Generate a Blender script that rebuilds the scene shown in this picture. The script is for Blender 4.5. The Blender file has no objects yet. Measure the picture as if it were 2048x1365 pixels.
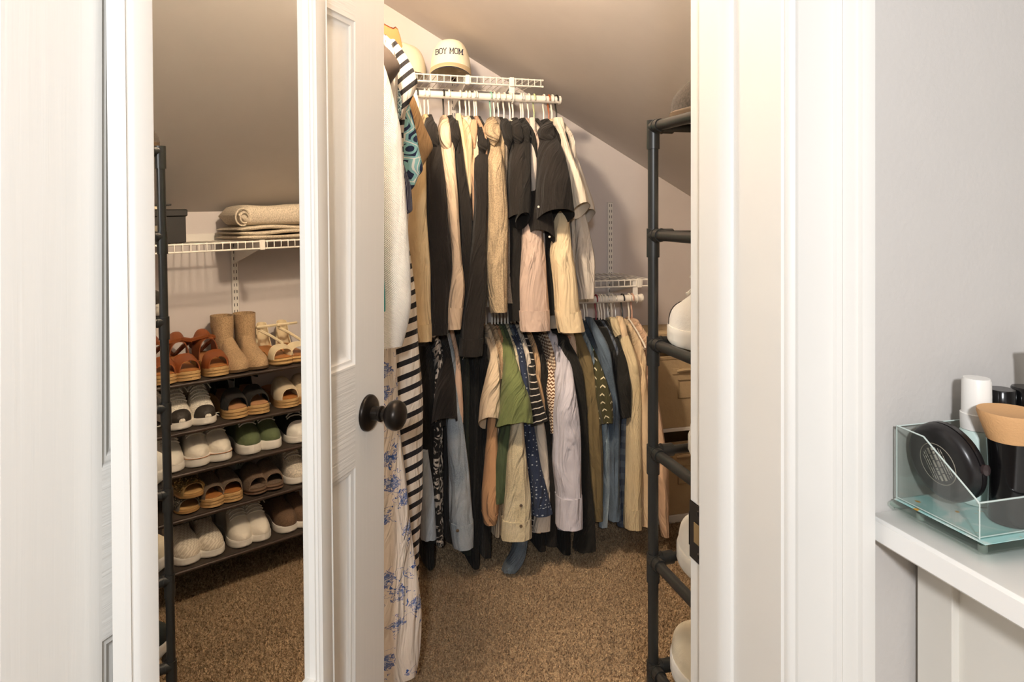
import bpy, math, random
import numpy as np
from mathutils import Matrix, Vector

# ------------------------------------------------------------------ camera, light, exposure
SC = bpy.context.scene
COL = SC.collection
F, YAW, HZ, CH = 1378.0, math.radians(15.16), 422.75, 1.286
CY, SY = math.cos(YAW), math.sin(YAW)
cd = bpy.data.cameras.new('camera'); cam = bpy.data.objects.new('camera', cd); COL.objects.link(cam)
cd.sensor_width = 36; cd.lens = F / 2048 * 36; cd.shift_y = -(682.5 - HZ) / 2048; cd.clip_start = 0.02
cam.location = (0, 0, CH); cam.rotation_euler = (math.pi / 2, 0, -YAW)
SC.camera = cam
SC.view_settings.view_transform = 'Standard'; SC.view_settings.look = 'None'
SC.view_settings.gamma = 1; SC.view_settings.use_curve_mapping = False
SC.view_settings.exposure = 0.36
W = bpy.data.worlds.new('world'); SC.world = W; W.use_nodes = True
W.node_tree.nodes['Background'].inputs[0].default_value = (1, .98, .95, 1)
W.node_tree.nodes['Background'].inputs[1].default_value = 0.3

def lamp(name, kind, loc, power, color, size=None, target=None, sizey=None):
    d = bpy.data.lights.new(name, kind); d.energy = power; d.color = color
    if kind == 'AREA':
        d.size = size
        if sizey: d.shape = 'RECTANGLE'; d.size_y = sizey
    elif size: d.shadow_soft_size = size
    o = bpy.data.objects.new(name, d); COL.objects.link(o); o.location = loc
    if target:
        o.rotation_euler = (Vector(target) - Vector(loc)).to_track_quat('-Z', 'Y').to_euler()
    return o
lamp('flash_light', 'AREA', (-.22, -.62, 1.62), 15, (.97, .98, 1), .10, (.45, 2.5, 1.25))
lamp('room_fill_top', 'AREA', (-.1, -1.1, 2.38), 4.5, (1, .98, .97), 1.2, (-.1, -1.0, 0))  # added overhead fill for the bedroom side, no fixture seen there
lamp('room_fill_back', 'AREA', (-.6, -2.1, 1.5), 3.5, (.93, .97, 1.0), 1.5, (.3, 1, 1.2))  # added cool fill from behind the camera; the back wall has no window

# ------------------------------------------------------------------ pixel helpers (photo 2048 x 1365)
def ray(px, py):
    u = (px - 1024) / F; v = -(py - HZ) / F
    return u * CY + SY, -u * SY + CY, v
def PY(px, py, Y):                       # point of the pixel's ray on the plane y = Y
    r = ray(px, py); t = Y / r[1]; return Vector((t * r[0], Y, CH + t * r[2]))
def PZ(px, py, Z):
    r = ray(px, py); t = (Z - CH) / r[2]; return Vector((t * r[0], t * r[1], Z))

# ------------------------------------------------------------------ materials
def lin(h):
    h = h.lstrip('#'); c = [int(h[i:i + 2], 16) / 255 for i in (0, 2, 4)]
    return tuple(x / 12.92 if x <= .04045 else ((x + .055) / 1.055) ** 2.4 for x in c) + (1,)
MATS = {}
class NT:
    def __init__(s, name):
        s.m = bpy.data.materials.new(name); s.m.use_nodes = True; s.t = s.m.node_tree
        s.b = s.t.nodes['Principled BSDF']; s.coord = None
    def n(s, t, **kw):
        x = s.t.nodes.new(t)
        for k, v in kw.items():
            if k.startswith('i_'):
                kk = k[2:]; kk = int(kk) if kk.isdigit() else kk.replace('_', ' ')
                x.inputs[kk].default_value = v
            else: setattr(x, k, v)
        return x
    def l(s, a, b): s.t.links.new(a, b)
    def co(s, kind='Object', scale=(1, 1, 1)):
        tc = s.n('ShaderNodeTexCoord'); mp = s.n('ShaderNodeMapping'); s.l(tc.outputs[kind], mp.inputs[0])
        mp.inputs['Scale'].default_value = scale; return mp.outputs[0]
    def noise(s, vec, scale, detail=3, dist=0, rough=.5):
        x = s.n('ShaderNodeTexNoise'); x.inputs['Scale'].default_value = scale; x.inputs['Detail'].default_value = detail
        x.inputs['Distortion'].default_value = dist; x.inputs['Roughness'].default_value = rough; s.l(vec, x.inputs['Vector']); return x.outputs[0]
    def vor(s, vec, scale, feature='F1', out=0, rnd=1.0):
        x = s.n('ShaderNodeTexVoronoi'); x.feature = feature; x.inputs['Scale'].default_value = scale
        x.inputs['Randomness'].default_value = rnd; s.l(vec, x.inputs['Vector']); return x.outputs[out]
    def ma(s, op, a, b=0.0, c=None):
        x = s.n('ShaderNodeMath'); x.operation = op
        for i, v in enumerate((a, b, c)):
            if v is None: continue
            if isinstance(v, (int, float)): x.inputs[i].default_value = v
            else: s.l(v, x.inputs[i])
        return x.outputs[0]
    def mix(s, f, a, b):
        x = s.n('ShaderNodeMix'); x.data_type = 'RGBA'
        for i, v in ((0, f), (6, a), (7, b)):
            if isinstance(v, (int, float)): x.inputs[i].default_value = v
            elif isinstance(v, tuple): x.inputs[i].default_value = v
            else: s.l(v, x.inputs[i])
        return x.outputs[2]
    def ramp(s, f, lo, hi):
        x = s.n('ShaderNodeMapRange'); x.inputs[1].default_value = lo; x.inputs[2].default_value = hi; s.l(f, x.inputs[0]); return x.outputs[0]
    def sep(s, v):
        x = s.n('ShaderNodeSeparateXYZ'); s.l(v, x.inputs[0]); return x.outputs
    def bump(s, h, strength, dist=.002, prev=None):
        x = s.n('ShaderNodeBump'); x.inputs['Strength'].default_value = strength; x.inputs['Distance'].default_value = dist
        s.l(h, x.inputs['Height'])
        if prev: s.l(prev, x.inputs['Normal'])
        return x.outputs[0]
    def fin(s, color=None, rough=.6, nrm=None, **kw):
        if color is not None:
            if isinstance(color, tuple): s.b.inputs['Base Color'].default_value = color
            else: s.l(color, s.b.inputs['Base Color'])
        s.b.inputs['Roughness'].default_value = rough
        if nrm: s.l(nrm, s.b.inputs['Normal'])
        for k, v in kw.items(): s.b.inputs[k.replace('_', ' ')].default_value = v
        return s.m
def mul(c, k): return (min(1, c[0] * k), min(1, c[1] * k), min(1, c[2] * k), 1)

def plain(name, hexc, rough=.5, metal=0, var=.06, bscale=60, bstr=.08, **kw):
    if name in MATS: return MATS[name]
    t = NT(name); v = t.co(); c = lin(hexc)
    nz = t.noise(v, 14, 4)
    col = t.mix(nz, mul(c, 1 - var), mul(c, 1 + var))
    nb = t.bump(t.noise(v, bscale, 3), bstr, .001)
    m = t.fin(col, rough, nb, Metallic=metal, **kw); MATS[name] = m; return m

def fabric(hexc, kind='plain', hex2=None, period=.03, duty=.5, hex3=None, weave=900, drape=True):
    key = ('fab', hexc, kind, hex2, period, duty, hex3, drape)
    if key in MATS: return MATS[key]
    t = NT('fabric_%s_%s' % (kind, hexc.strip('#'))); v = t.co(); uv = t.co('UV'); c = lin(hexc)
    c2 = lin(hex2) if hex2 else mul(c, .6); c3 = lin(hex3) if hex3 else c2
    base = t.mix(t.noise(v, 20, 4), mul(c, .88), mul(c, 1.1)); h = t.noise(v, 700, 2); bs = .25; bd = .0012
    u_, v_, _ = t.sep(uv)
    if kind == 'stripe':
        w = t.ma('ADD', v_, t.ma('MULTIPLY', t.noise(uv, 6, 2), period * .35))
        f = t.ma('GREATER_THAN', t.ma('FRACT', t.ma('DIVIDE', w, period)), duty); base = t.mix(f, base, c2)
    elif kind == 'pin':
        f = t.ma('GREATER_THAN', t.ma('FRACT', t.ma('DIVIDE', u_, period)), duty); base = t.mix(f, base, c2)
    elif kind == 'dots':
        d = t.vor(uv, 1 / period, rnd=.35); f = t.ma('LESS_THAN', d, duty); base = t.mix(f, base, c2)
    elif kind == 'floral':
        wv = t.n('ShaderNodeMix'); wv.data_type = 'VECTOR'; wv.inputs[0].default_value = .028; t.l(uv, wv.inputs[4])
        nzv = t.n('ShaderNodeTexNoise'); nzv.inputs['Scale'].default_value = 60; t.l(uv, nzv.inputs['Vector']); t.l(nzv.outputs[1], wv.inputs[5]); uw = wv.outputs[1]
        d = t.vor(uw, 1 / period, rnd=.9); inn = t.ma('LESS_THAN', d, .36)
        pet = t.ramp(t.noise(uw, 170, 2, 1.2), .47, .53)
        f = t.ma('MULTIPLY', inn, t.ma('MULTIPLY', pet, .85)); wash = t.ma('MULTIPLY', t.ma('LESS_THAN', d, .24), .55)
        ln_ = t.noise(uw, 22, 2, .5); stem = t.ma('MULTIPLY', t.ma('LESS_THAN', t.ma('ABSOLUTE', t.ma('SUBTRACT', ln_, .5)), .007), t.ma('LESS_THAN', d, .58))
        base = t.mix(t.ma('MAXIMUM', f, stem), t.mix(wash, base, c3), c2)
    elif kind == 'geo':
        e = t.vor(uv, 1 / period, 'DISTANCE_TO_EDGE'); d = t.vor(uv, 1 / period)
        f = t.ma('LESS_THAN', e, .13); g = t.ma('LESS_THAN', t.ma('ABSOLUTE', t.ma('SUBTRACT', d, .32)), .07)
        base = t.mix(t.ma('MAXIMUM', f, g), base, c2)
        base = t.mix(t.ma('LESS_THAN', e, .03), base, c3)
    elif kind == 'hound':
        tri = t.ma('ABSOLUTE', t.ma('SUBTRACT', t.ma('FRACT', t.ma('DIVIDE', u_, period)), .5))
        f = t.ma('GREATER_THAN', t.ma('FRACT', t.ma('ADD', t.ma('DIVIDE', v_, period), tri)), .5); base = t.mix(f, base, c2)
    elif kind == 'plaid':
        f = t.ma('GREATER_THAN', t.ma('FRACT', t.ma('DIVIDE', u_, period)), .5); g = t.ma('GREATER_THAN', t.ma('FRACT', t.ma('DIVIDE', v_, period)), .5)
        base = t.mix(t.ma('MULTIPLY', t.ma('ADD', f, g), .5), base, c2)
    elif kind == 'heather':
        base = t.mix(t.ramp(t.noise(v, 260, 4), .35, .65), mul(c, .72), mul(c, 1.2))
    elif kind == 'denim':
        base = t.mix(t.ramp(t.noise(v, 400, 3), .3, .7), mul(c, .7), mul(c, 1.25)); base = t.mix(t.ramp(t.noise(v, 9, 3), .4, .8), base, c2)
    elif kind == 'blotch':
        base = t.mix(t.ramp(t.noise(uv, 1 / period, 3, 1.5), .5, .56), base, c2)
    elif kind == 'arrow':
        tri = t.ma('ABSOLUTE', t.ma('SUBTRACT', t.ma('FRACT', t.ma('DIVIDE', u_, period)), .5))
        line = t.ma('LESS_THAN', t.ma('ABSOLUTE', t.ma('SUBTRACT', t.ma('FRACT', t.ma('ADD', t.ma('DIVIDE', v_, period), tri)), .5)), .09)
        f = t.ma('MULTIPLY', line, t.ma('LESS_THAN', tri, .26)); base = t.mix(f, base, c2)
    elif kind in ('rib', 'knit'):
        w = t.n('ShaderNodeTexWave'); w.bands_direction = 'DIAGONAL' if kind == 'knit' else 'X'; w.inputs['Scale'].default_value = 1 / period
        w.inputs['Distortion'].default_value = 1.2; t.l(uv, w.inputs['Vector']); h = t.ma('ADD', w.outputs[1], t.ma('MULTIPLY', h, .3)); bs = .55; bd = .003
    n1 = t.bump(t.noise(t.co('UV', (34, 5, 1)), 1.0, 3, .8), .25 if kind == 'knit' else .9, .03) if drape else t.bump(t.noise(v, 60, 3), .3, .004)
    m = t.fin(base, .95, t.bump(h, bs, bd, n1), Sheen_Weight=.04); MATS[key] = m; return m

def wood_door(name, hexc, direction, rough=.38):
    t = NT(name); c = lin(hexc); sc = {'v': (55, 55, 1.6), 'h': (3.0, 3.0, 90)}[direction]
    v = t.co('Object', sc); a = t.noise(v, 1.6, 4, .6); b = t.noise(t.co(), 3, 3)
    col = t.mix(b, mul(c, .97), mul(c, 1.02))
    return t.fin(col, rough, t.bump(a, .5, .0008 if direction == 'v' else .0032))

# ------------------------------------------------------------------ mesh building
MX_ = {}                                  # my own record of each parent's world matrix
class B:
    def __init__(s): s.v = []; s.f = []; s.uv = []
    def add(s, vs, fs, uv=None):
        o = len(s.v); s.v += [tuple(p) for p in vs]; s.f += [tuple(i + o for i in f) for f in fs]
        s.uv += uv if uv else [(0, 0)] * len(vs)
    def box(s, x0, x1, y0, y1, z0, z1, bev=0):
        if bev <= 0:
            P = [(x, y, z) for z in (z0, z1) for y in (y0, y1) for x in (x0, x1)]
            s.add(P, [(0, 2, 3, 1), (4, 5, 7, 6), (0, 1, 5, 4), (2, 6, 7, 3), (0, 4, 6, 2), (1, 3, 7, 5)], [(p[0], p[2]) for p in P]); return
        b = min(bev, (x1 - x0) / 2.01, (y1 - y0) / 2.01, (z1 - z0) / 2.01)
        rings = []
        for z, i in ((z0, b), (z0 + b, 0), (z1 - b, 0), (z1, b)):
            x_0, x_1, y_0, y_1 = x0 + i, x1 - i, y0 + i, y1 - i
            rings.append([(x_0 + b, y_0, z), (x_1 - b, y_0, z), (x_1, y_0 + b, z), (x_1, y_1 - b, z), (x_1 - b, y_1, z), (x_0 + b, y_1, z), (x_0, y_1 - b, z), (x_0, y_0 + b, z)])
        s.rings(rings, True, True)
    def rings(s, R, cap0=True, cap1=True, uv=None):
        n = len(R[0]); vs = [p for r in R for p in r]; fs = []
        for i in range(len(R) - 1):
            for j in range(n):
                k = (j + 1) % n; fs.append((i * n + j, i * n + k, (i + 1) * n + k, (i + 1) * n + j))
        if cap0: fs.append(tuple(reversed(range(n))))
        if cap1: fs.append(tuple((len(R) - 1) * n + j for j in range(n)))
        s.add(vs, fs, uv)
    def tube(s, path, r, n=8, closed=False, cap=True):
        P = [Vector(p) for p in path]; m = len(P); rs = r if isinstance(r, (list, tuple)) else [r] * m
        R = []; up = None
        for i in range(m):
            a = P[i - 1] if (i or closed) else P[0]; b = P[(i + 1) % m] if (i < m - 1 or closed) else P[-1]
            t = (b - a).normalized()
            if up is None: up = Vector((0, 0, 1)) if abs(t.z) < .9 else Vector((1, 0, 0))
            sd = t.cross(up)
            if sd.length < 1e-6: sd = t.cross(Vector((1, .3, .2)))
            sd.normalize(); up = sd.cross(t).normalized()
            R.append([P[i] + (sd * math.cos(2 * math.pi * k / n) + up * math.sin(2 * math.pi * k / n)) * rs[i] for k in range(n)])
        if closed: R.append(R[0])
        s.rings(R, cap and not closed, cap and not closed)
    def lathe(s, prof, n=24, c=(0, 0, 0), axis=None):
        R = [[(r * math.cos(2 * math.pi * k / n), r * math.sin(2 * math.pi * k / n), z) for k in range(n)] for r, z in prof]
        if axis is not None:
            q = Vector((0, 0, 1)).rotation_difference(Vector(axis)); R = [[q @ Vector(p) for p in r] for r in R]
        R = [[(p[0] + c[0], p[1] + c[1], p[2] + c[2]) for p in r] for r in R]
        s.rings(R)
    def prism(s, poly, ax, d0, d1):               # 2D outline pushed along an axis
        def m(p, d): return {'x': (d, p[0], p[1]), 'y': (p[0], d, p[1]), 'z': (p[0], p[1], d)}[ax]
        s.rings([[m(p, d0) for p in poly], [m(p, d1) for p in poly]])
    def build(s, name, mat, parent=None, smooth=True, kind=None, local=False, label=None, bevel=0, auto=True):
        me = bpy.data.meshes.new(name); V = np.array(s.v, dtype=float)
        M = MX_.get(parent.name) if parent else None
        if M is not None and not local:
            I = np.array(M.inverted()); V = V @ I[:3, :3].T + I[:3, 3]
        me.from_pydata(V.tolist(), [], s.f)
        ul = me.uv_layers.new(name='UVMap'); li = np.zeros(len(me.loops), dtype=np.int32); me.loops.foreach_get('vertex_index', li)
        ul.data.foreach_set('uv', np.array(s.uv, dtype=np.float32)[li].ravel())
        import bmesh
        bm = bmesh.new(); bm.from_mesh(me); bmesh.ops.recalc_face_normals(bm, faces=bm.faces); bm.to_mesh(me); bm.free()
        if smooth:
            me.polygons.foreach_set('use_smooth', [True] * len(me.polygons))
            if auto: me.set_sharp_from_angle(angle=math.radians(42))
        me.materials.append(mat); o = bpy.data.objects.new(name, me); COL.objects.link(o)
        if parent: o.parent = parent; MX_[o.name] = M
        else: MX_[o.name] = Matrix.Identity(4)
        if kind: o['kind'] = kind
        if label: o['label'] = label
        return o
def thing(name, label, cat, loc=(0, 0, 0), rz=0, group=None, kind=None, rot=None):
    o = bpy.data.objects.new(name, None); COL.objects.link(o); o.empty_display_size = .05
    o.location = loc; o.rotation_euler = rot if rot else (0, 0, rz)
    from mathutils import Euler
    MX_[o.name] = Matrix.Translation(Vector(loc)) @ Euler(o.rotation_euler).to_matrix().to_4x4()
    if label: o['label'] = label
    if cat: o['category'] = cat
    if group: o['group'] = group
    if kind: o['kind'] = kind
    return o
def single(o, label, cat, group=None):
    o['label'] = label; o['category'] = cat
    if group: o['group'] = group
    return o
def rebase(o, loc):                        # move a mesh thing's origin to its base
    loc = Vector(loc); o.data.transform(Matrix.Translation(-loc)); o.location = loc; MX_[o.name] = Matrix.Translation(loc); return o

# ------------------------------------------------------------------ main dimensions (metres, camera at x = y = 0)
XJ, C0, JD, DW, TH = .4242, .5737, .1697, .735, math.radians(57.4)
YI = C0 + JD                                # closet face of the door wall
YB, XR, XL = 2.87, 1.70, -.40               # back, right and left walls of the closet
def ceil_z(x): return min(2.40, 2.138 - .5606 * (x - .237))
XC = .237 - (2.40 - 2.138) / .5606          # where the slope meets the flat ceiling
HO = 2.05                                   # door opening height

M_wall = plain('grey_wall_paint', '#cdc8c3', .75, 0, .025, 160, .45)
M_cwall = plain('closet_wall_paint', '#cfc8c6', .8, 0, .03, 90, .12)
M_ceil = plain('closet_ceiling_paint', '#c9c3be', .85, 0, .03, 70, .18)
M_trim = plain('white_trim_paint', '#ebe8e2', .35, 0, .02, 30, .06)
M_white = plain('white_gloss', '#f2efe9', .3, 0, .02, 40, .03)
M_wire = plain('white_vinyl_wire', '#efe9df', .35, 0, .02, 80, .02)
M_metalw = plain('white_metal', '#e4e0da', .35, 0, .02, 80, .03)
M_dark = plain('black_plastic_pipe', '#23221f', .38, 0, .1, 120, .05)
M_bronze = plain('oil_rubbed_bronze', '#2b2622', .32, .7, .2, 60, .05)
M_dstair = wood_door('white_door_stile', '#f3f1ec', 'v')
M_drail = wood_door('white_door_rail', '#f3f1ec', 'h')

# ------------------------------------------------------------------ room shell
def st(b, name, mat, parent=None, smooth=False, kind='structure'):
    return b.build(name, mat, parent, smooth, kind)
t = NT('brown_carpet'); v = t.co(); a = t.noise(v, 170, 4); bb = t.noise(v, 5, 3)
cc = t.mix(t.ramp(a, .3, .7), lin('#927558'), lin('#dbc19c')); cc = t.mix(t.ma('MULTIPLY', t.ramp(bb, .4, .75), .35), cc, lin('#8e755a'))
M_carpet = t.fin(cc, 1, t.bump(a, .9, .012))
b = B(); b.box(-1.6, XR + .1, -2.3, YB + .1, -.06, 0); floor = st(b, 'floor', M_carpet)
# carpet pile: short curved tufts on the part of the floor in view
rng = np.random.default_rng(5); N = 150000
px = rng.uniform(-.2, 1.68, N); py = rng.uniform(1.05, 2.84, N)
ang = rng.uniform(0, 6.283, N); hh = rng.uniform(.005, .013, N); ww = rng.uniform(.0016, .003, N); ln = rng.uniform(.001, .009, N); la = rng.uniform(0, 6.283, N)
ca, sa = np.cos(ang), np.sin(ang)
V = np.empty((N, 3, 3)); V[:, 0] = np.stack([px - ca * ww, py - sa * ww, np.zeros(N)], 1); V[:, 1] = np.stack([px + ca * ww, py + sa * ww, np.zeros(N)], 1)
V[:, 2] = np.stack([px + np.cos(la) * ln, py + np.sin(la) * ln, hh], 1)
me = bpy.data.meshes.new('carpet_pile'); me.vertices.add(3 * N); me.vertices.foreach_set('co', V.ravel()); me.loops.add(3 * N); me.loops.foreach_set('vertex_index', np.arange(3 * N, dtype=np.int32))
me.polygons.add(N); me.polygons.foreach_set('loop_start', np.arange(0, 3 * N, 3, dtype=np.int32)); me.update(calc_edges=True)
me.materials.append(M_carpet); o = bpy.data.objects.new('carpet_pile', me); COL.objects.link(o); o.parent = floor; o['kind'] = 'stuff'; o['label'] = 'short tufted pile of the brown carpet'

XO0, XO1 = XJ - DW - .006, XJ               # door opening
b = B(); b.box(-1.6, XO0 - .02, C0, YI, 0, 2.6); b.box(XO1 + .02, XR + .1, C0, YI, 0, 2.6); b.box(XO0 - .02, XO1 + .02, C0, YI, HO + .02, 2.6); st(b, 'wall_front', M_wall)
b = B(); b.box(XL - .1, XR + .1, YB, YB + .1, 0, 2.6); st(b, 'wall_back', M_cwall)
b = B(); b.box(XR, XR + .1, YI, YB, 0, 1.6); st(b, 'wall_right', M_cwall)
b = B(); b.box(XL - .1, XL, YI, YB, 0, 2.6); st(b, 'wall_left', M_cwall)
b = B(); b.prism([(XR + .1, ceil_z(XR + .1)), (XC, 2.40), (XL - .1, 2.40), (XL - .1, 2.5), (XC + .05, 2.5), (XR + .1, ceil_z(XR + .1) + .14)], 'y', YI, YB); st(b, 'ceiling', M_ceil)
# bedroom side: floor is shared, plain walls and ceiling behind the photographer
b = B(); b.box(-1.7, -1.6, -2.3, YI, 0, 2.6); st(b, 'wall_bedroom_left', M_wall)
b = B(); b.box(1.5, 1.6, -2.3, C0, 0, 2.6); st(b, 'wall_bedroom_right', M_wall)
b = B(); b.box(-1.7, 1.6, -2.4, -2.3, 0, 2.6); st(b, 'wall_bedroom_back', M_wall)
b = B(); b.box(-1.7, 1.6, -2.4, C0, 2.42, 2.6); st(b, 'ceiling_bedroom', M_trim)

# door frame: jambs, stop, casing
b = B()
for x0, x1 in ((XO0 - .02, XO0), (XO1, XO1 + .02)): b.box(x0, x1, C0 - .002, YI + .002, 0, HO, .002)
b.box(XO0, XO1, C0 - .002, YI + .002, HO, HO + .02, .002)
jamb = st(b, 'trim_1', M_trim, smooth=True)
b = B()
ys0, ys1 = YI - .038 - .052, YI - .038      # stop
for x, s in ((XO0, 1), (XO1, -1)):
    p = [(x, ys0), (x + s * .004, ys0), (x + s * .0095, ys0 + .006), (x + s * .011, ys0 + .016), (x + s * .011, ys1), (x, ys1)]
    b.prism(p, 'z', 0, HO)
b.box(XO0, XO1, ys0, ys1, HO - .011, HO)
st(b, 'door_stop', M_trim, jamb, True, None)
b = B()
CW = .0913
prof = [(0, 0), (0, .006), (.002, .0095), (.006, .011), (.010, .009), (.012, .0085), (.042, .011), (.048, .012), (.050, .0155), (.055, .017), (.058, .0145), (.068, .0165), (.074, .0165), (.0755, .021), (.080, .0225), (.089, .0225), (CW, .020), (CW, 0)]
for x, s in ((XO0, -1), (XO1, 1)):
    b.prism([(x + s * (.002 + p[0] * (CW - .002) / CW), C0 - p[1]) for p in prof], 'z', 0, HO + .02)
b.rings([[(X, C0 - p[1], HO + .004 + p[0]) for p in prof] for X in (XO0 - CW, XO1 + CW)])
st(b, 'trim_2', M_trim, smooth=True)
# strike plate on the latch jamb
zs = .905
b = B(); b.box(XJ - .0016, XJ + .0005, YI - .036, YI + .001, zs - .034, zs + .034, .0008)
b.tube([(XJ - .001, YI + .001, zs - .02), (XJ - .001, YI + .001, zs + .02)], .0012)
b.rings([[(XJ - .0016 + i * .002, YI + .001 + i * .004 - .003, zs + h) for h in (-.022, .022)] + [(XJ + .0002 + i * .002, YI + .001 + i * .004, zs + h) for h in (.022, -.022)] for i in range(3)])
sp = b.build('strike_plate', M_bronze, jamb, label='dark bronze strike plate')
M_brass = plain('worn_brass', '#a98f62', .4, .6, .2, 90, .1)
b = B(); b.box(XJ - .0021, XJ - .001, YI - .028, YI - .010, zs - .012, zs + .012, .0004); b.build('latch_hole', M_brass, sp)
for dz in (-.025, .025):
    b = B(); b.lathe([(.0036, 0), (.0032, .0008), (.001, .001)], 12, (XJ - .0016, YI - .019, zs + dz), (-1, 0, 0)); b.build('screw', M_bronze, sp)

# ------------------------------------------------------------------ door (hinged left, swung into the closet)
HP = Vector((XJ - DW - .003, YI, 0))
door = thing('door_1', 'white six panel door swung open into the closet', None, HP, TH, kind='structure')
T = .035; DH = 2.03; Z0 = .012
# local: x along the leaf from the hinge, y = -T is the face with the mirror
SW = .106; xs = [0, SW, .337, .397, DW - .006 - SW, DW - .006]
rails = [(Z0, .24), (.832, 1.015), (1.622, 1.70), (1.92, DH)]
b = B()
def part(name, mat, x0, x1, z0, z1):
    q = B(); q.box(x0, x1, -T, 0, z0, z1); return q.build(name, mat, door, False, local=True)
part('stile', M_dstair, xs[0], xs[1], Z0, DH); part('stile', M_dstair, xs[4], xs[5], Z0, DH)
for z0, z1 in rails: part('rail', M_drail, xs[1], xs[4], z0, z1)
pz = [(.24, .832), (1.015, 1.622), (1.70, 1.92)]
for z0, z1 in pz:
    part('mullion', M_dstair, xs[2], xs[3], z0, z1)
    for x0, x1 in ((xs[1], xs[2]), (xs[3], xs[4])):
        q = B()
        for side in (-1, 1):
            yy = -T if side < 0 else 0
            R = []
            for ins, dp in ((0, 0), (.003, .0035), (.0055, .004), (.009, .0042), (.0125, .0085), (.017, .0095), (.024, .0095), (.0245, .0095), (.046, .0035), (.047, .0033)):
                y = yy - side * dp
                R.append([(x0 + ins, y, z0 + ins), (x1 - ins, y, z0 + ins), (x1 - ins, y, z1 - ins), (x0 + ins, y, z1 - ins)])
            q.rings(R, False, True)
        q.build('panel', M_dstair, door, True, local=True)
# knob
kx, kz = DW - .006 - .062, .917
kn = B(); kn.lathe([(.0001, 0), (.033, 0), (.033, .004), (.031, .007), (.024, .009), (.013, .011), (.0125, .024), (.0145, .026), (.0145, .029), (.0105, .031), (.0105, .036), (.017, .040), (.024, .046), (.0268, .054), (.0268, .060), (.024, .067), (.017, .0715), (.008, .073), (.0001, .0732)], 32, (kx, -T, kz), (0, -1, 0))
kk = kn.build('knob', M_bronze, door, local=True, label='dark bronze round knob on a round plate')
q = B(); q.lathe([(.0028, 0), (.0026, .0012), (.001, .0015)], 10, (kx - .0, -T - .0075, kz - .021), (0, -1, 0)); q.build('screw', M_brass, kk, local=True)
q = B(); q.box(DW - .0065, DW - .0045, -T + .006, -.006, kz - .028, kz + .028, .001); q.build('latch_plate', M_bronze, door, local=True)
for hz in (.25, 1.05, 1.8):
    q = B(); q.tube([(-.003, .003, hz - .045), (-.003, .003, hz + .045)], .006, 10); q.build('hinge', M_bronze, door, local=True)

# ------------------------------------------------------------------ mirror hung on the door, its foot standing off a little
DL = .0133
nrm = Vector((math.sin(TH), -math.cos(TH), 0)); dv = Vector((math.cos(TH), math.sin(TH), 0))
face = HP + nrm * T
mz = .53; mb = face + nrm * (.02 + (1 - mz) * math.tan(DL)); mb.z = mz
from mathutils import Euler
Rm = Matrix((dv, -(nrm * math.cos(DL) + Vector((0, 0, math.sin(DL)))), Vector((0, 0, 1)).cross(Vector((0, 0, 1))))).to_3x3()
zax = Vector(-nrm * math.sin(DL) + Vector((0, 0, math.cos(DL)))); yax = -(nrm * math.cos(DL) + Vector((0, 0, math.sin(DL))))
Rm = Matrix((dv, yax, zax)).transposed()
mir = thing('door_mirror', 'tall mirror in a white moulded frame hung on the open door', 'mirror', mb, rot=Rm.to_euler())
x0, x1, z0, z1 = .1045, .4945, 0, 1.27
t = NT('mirror_glass'); M_mir = t.fin((.9, .905, .89, 1), 0.0, None, Metallic=1.0)
q = B(); q.box(x0 + .02, x1 - .02, 0, .003, z0 + .02, z1 - .02); q.build('mirror_glass', M_mir, mir, False, local=True)
M_mframe = plain('white_mirror_frame', '#f1efea', .32, 0, .01, 30, .03)
fp = [(0, .006), (0, -.011), (.004, -.0145), (.006, -.0125), (.009, -.0125), (.0105, -.0155), (.014, -.017), (.038, -.0165), (.0405, -.013), (.0425, -.0125), (.0435, -.009), (.046, -.0085), (.047, -.004), (.0485, 0), (.0485, .006)]
def member(p0, p1, inward):
    R = []
    for end, sgn in ((p0, 1), (p1, -1)):
        d = (Vector(p1) - Vector(p0)).normalized() * sgn
        R.append([Vector(end) + Vector(inward) * w + d * w + Vector((0, y, 0)) for w, y in fp])
    q = B(); q.rings(R); q.build('frame_side', M_mframe, mir, local=True)
cs = [(x0, 0, z0), (x1, 0, z0), (x1, 0, z1), (x0, 0, z1)]; iw = [(0, 0, 1), (-1, 0, 0), (0, 0, -1), (1, 0, 0)]
for i in range(4): member(cs[i], cs[(i + 1) % 4], iw[i])
for xx in (.18, .42):
    q = B(); q.tube([(xx, .004, z1 - .02), (xx, .009, 1.505), (xx, .055, 1.505), (xx, .055, 1.47)], .0025); q.build('hook', M_metalw, mir, local=True)

# ------------------------------------------------------------------ closet lamp (above the frame, near the ceiling)
M_globe = None
t = NT('lamp_glass'); t.b.inputs['Emission Color'].default_value = (1, .72, .42, 1); t.b.inputs['Emission Strength'].default_value = 6; M_globe = t.fin((.9, .85, .75, 1), .4)
LX, LY, LZ = -.01, 1.38, 2.19
cl = thing('ceiling_lamp', 'warm bulb lamp on the closet ceiling above the clothes', 'lamp', (LX, LY, LZ))
zc = ceil_z(LX)
b = B(); b.lathe([(.001, zc), (.055, zc), (.052, zc - .02), (.02, zc - .03), (.02, LZ + .05), (.001, LZ + .05)], 24, (LX, LY, 0)); b.build('lamp_base', M_white, cl)
b = B(); b.lathe([(.001, .052), (.014, .05), (.016, .035), (.028, .018), (.032, 0), (.026, -.02), (.012, -.031), (.001, -.033)], 20, (LX, LY, LZ)); b.build('bulb', M_globe, cl)
lp = lamp('ceiling_lamp_light', 'POINT', (LX, LY, LZ - .045), 75, (1, .80, .58), .06); lp.parent = cl; lp.location = (0, 0, -.06)

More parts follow.
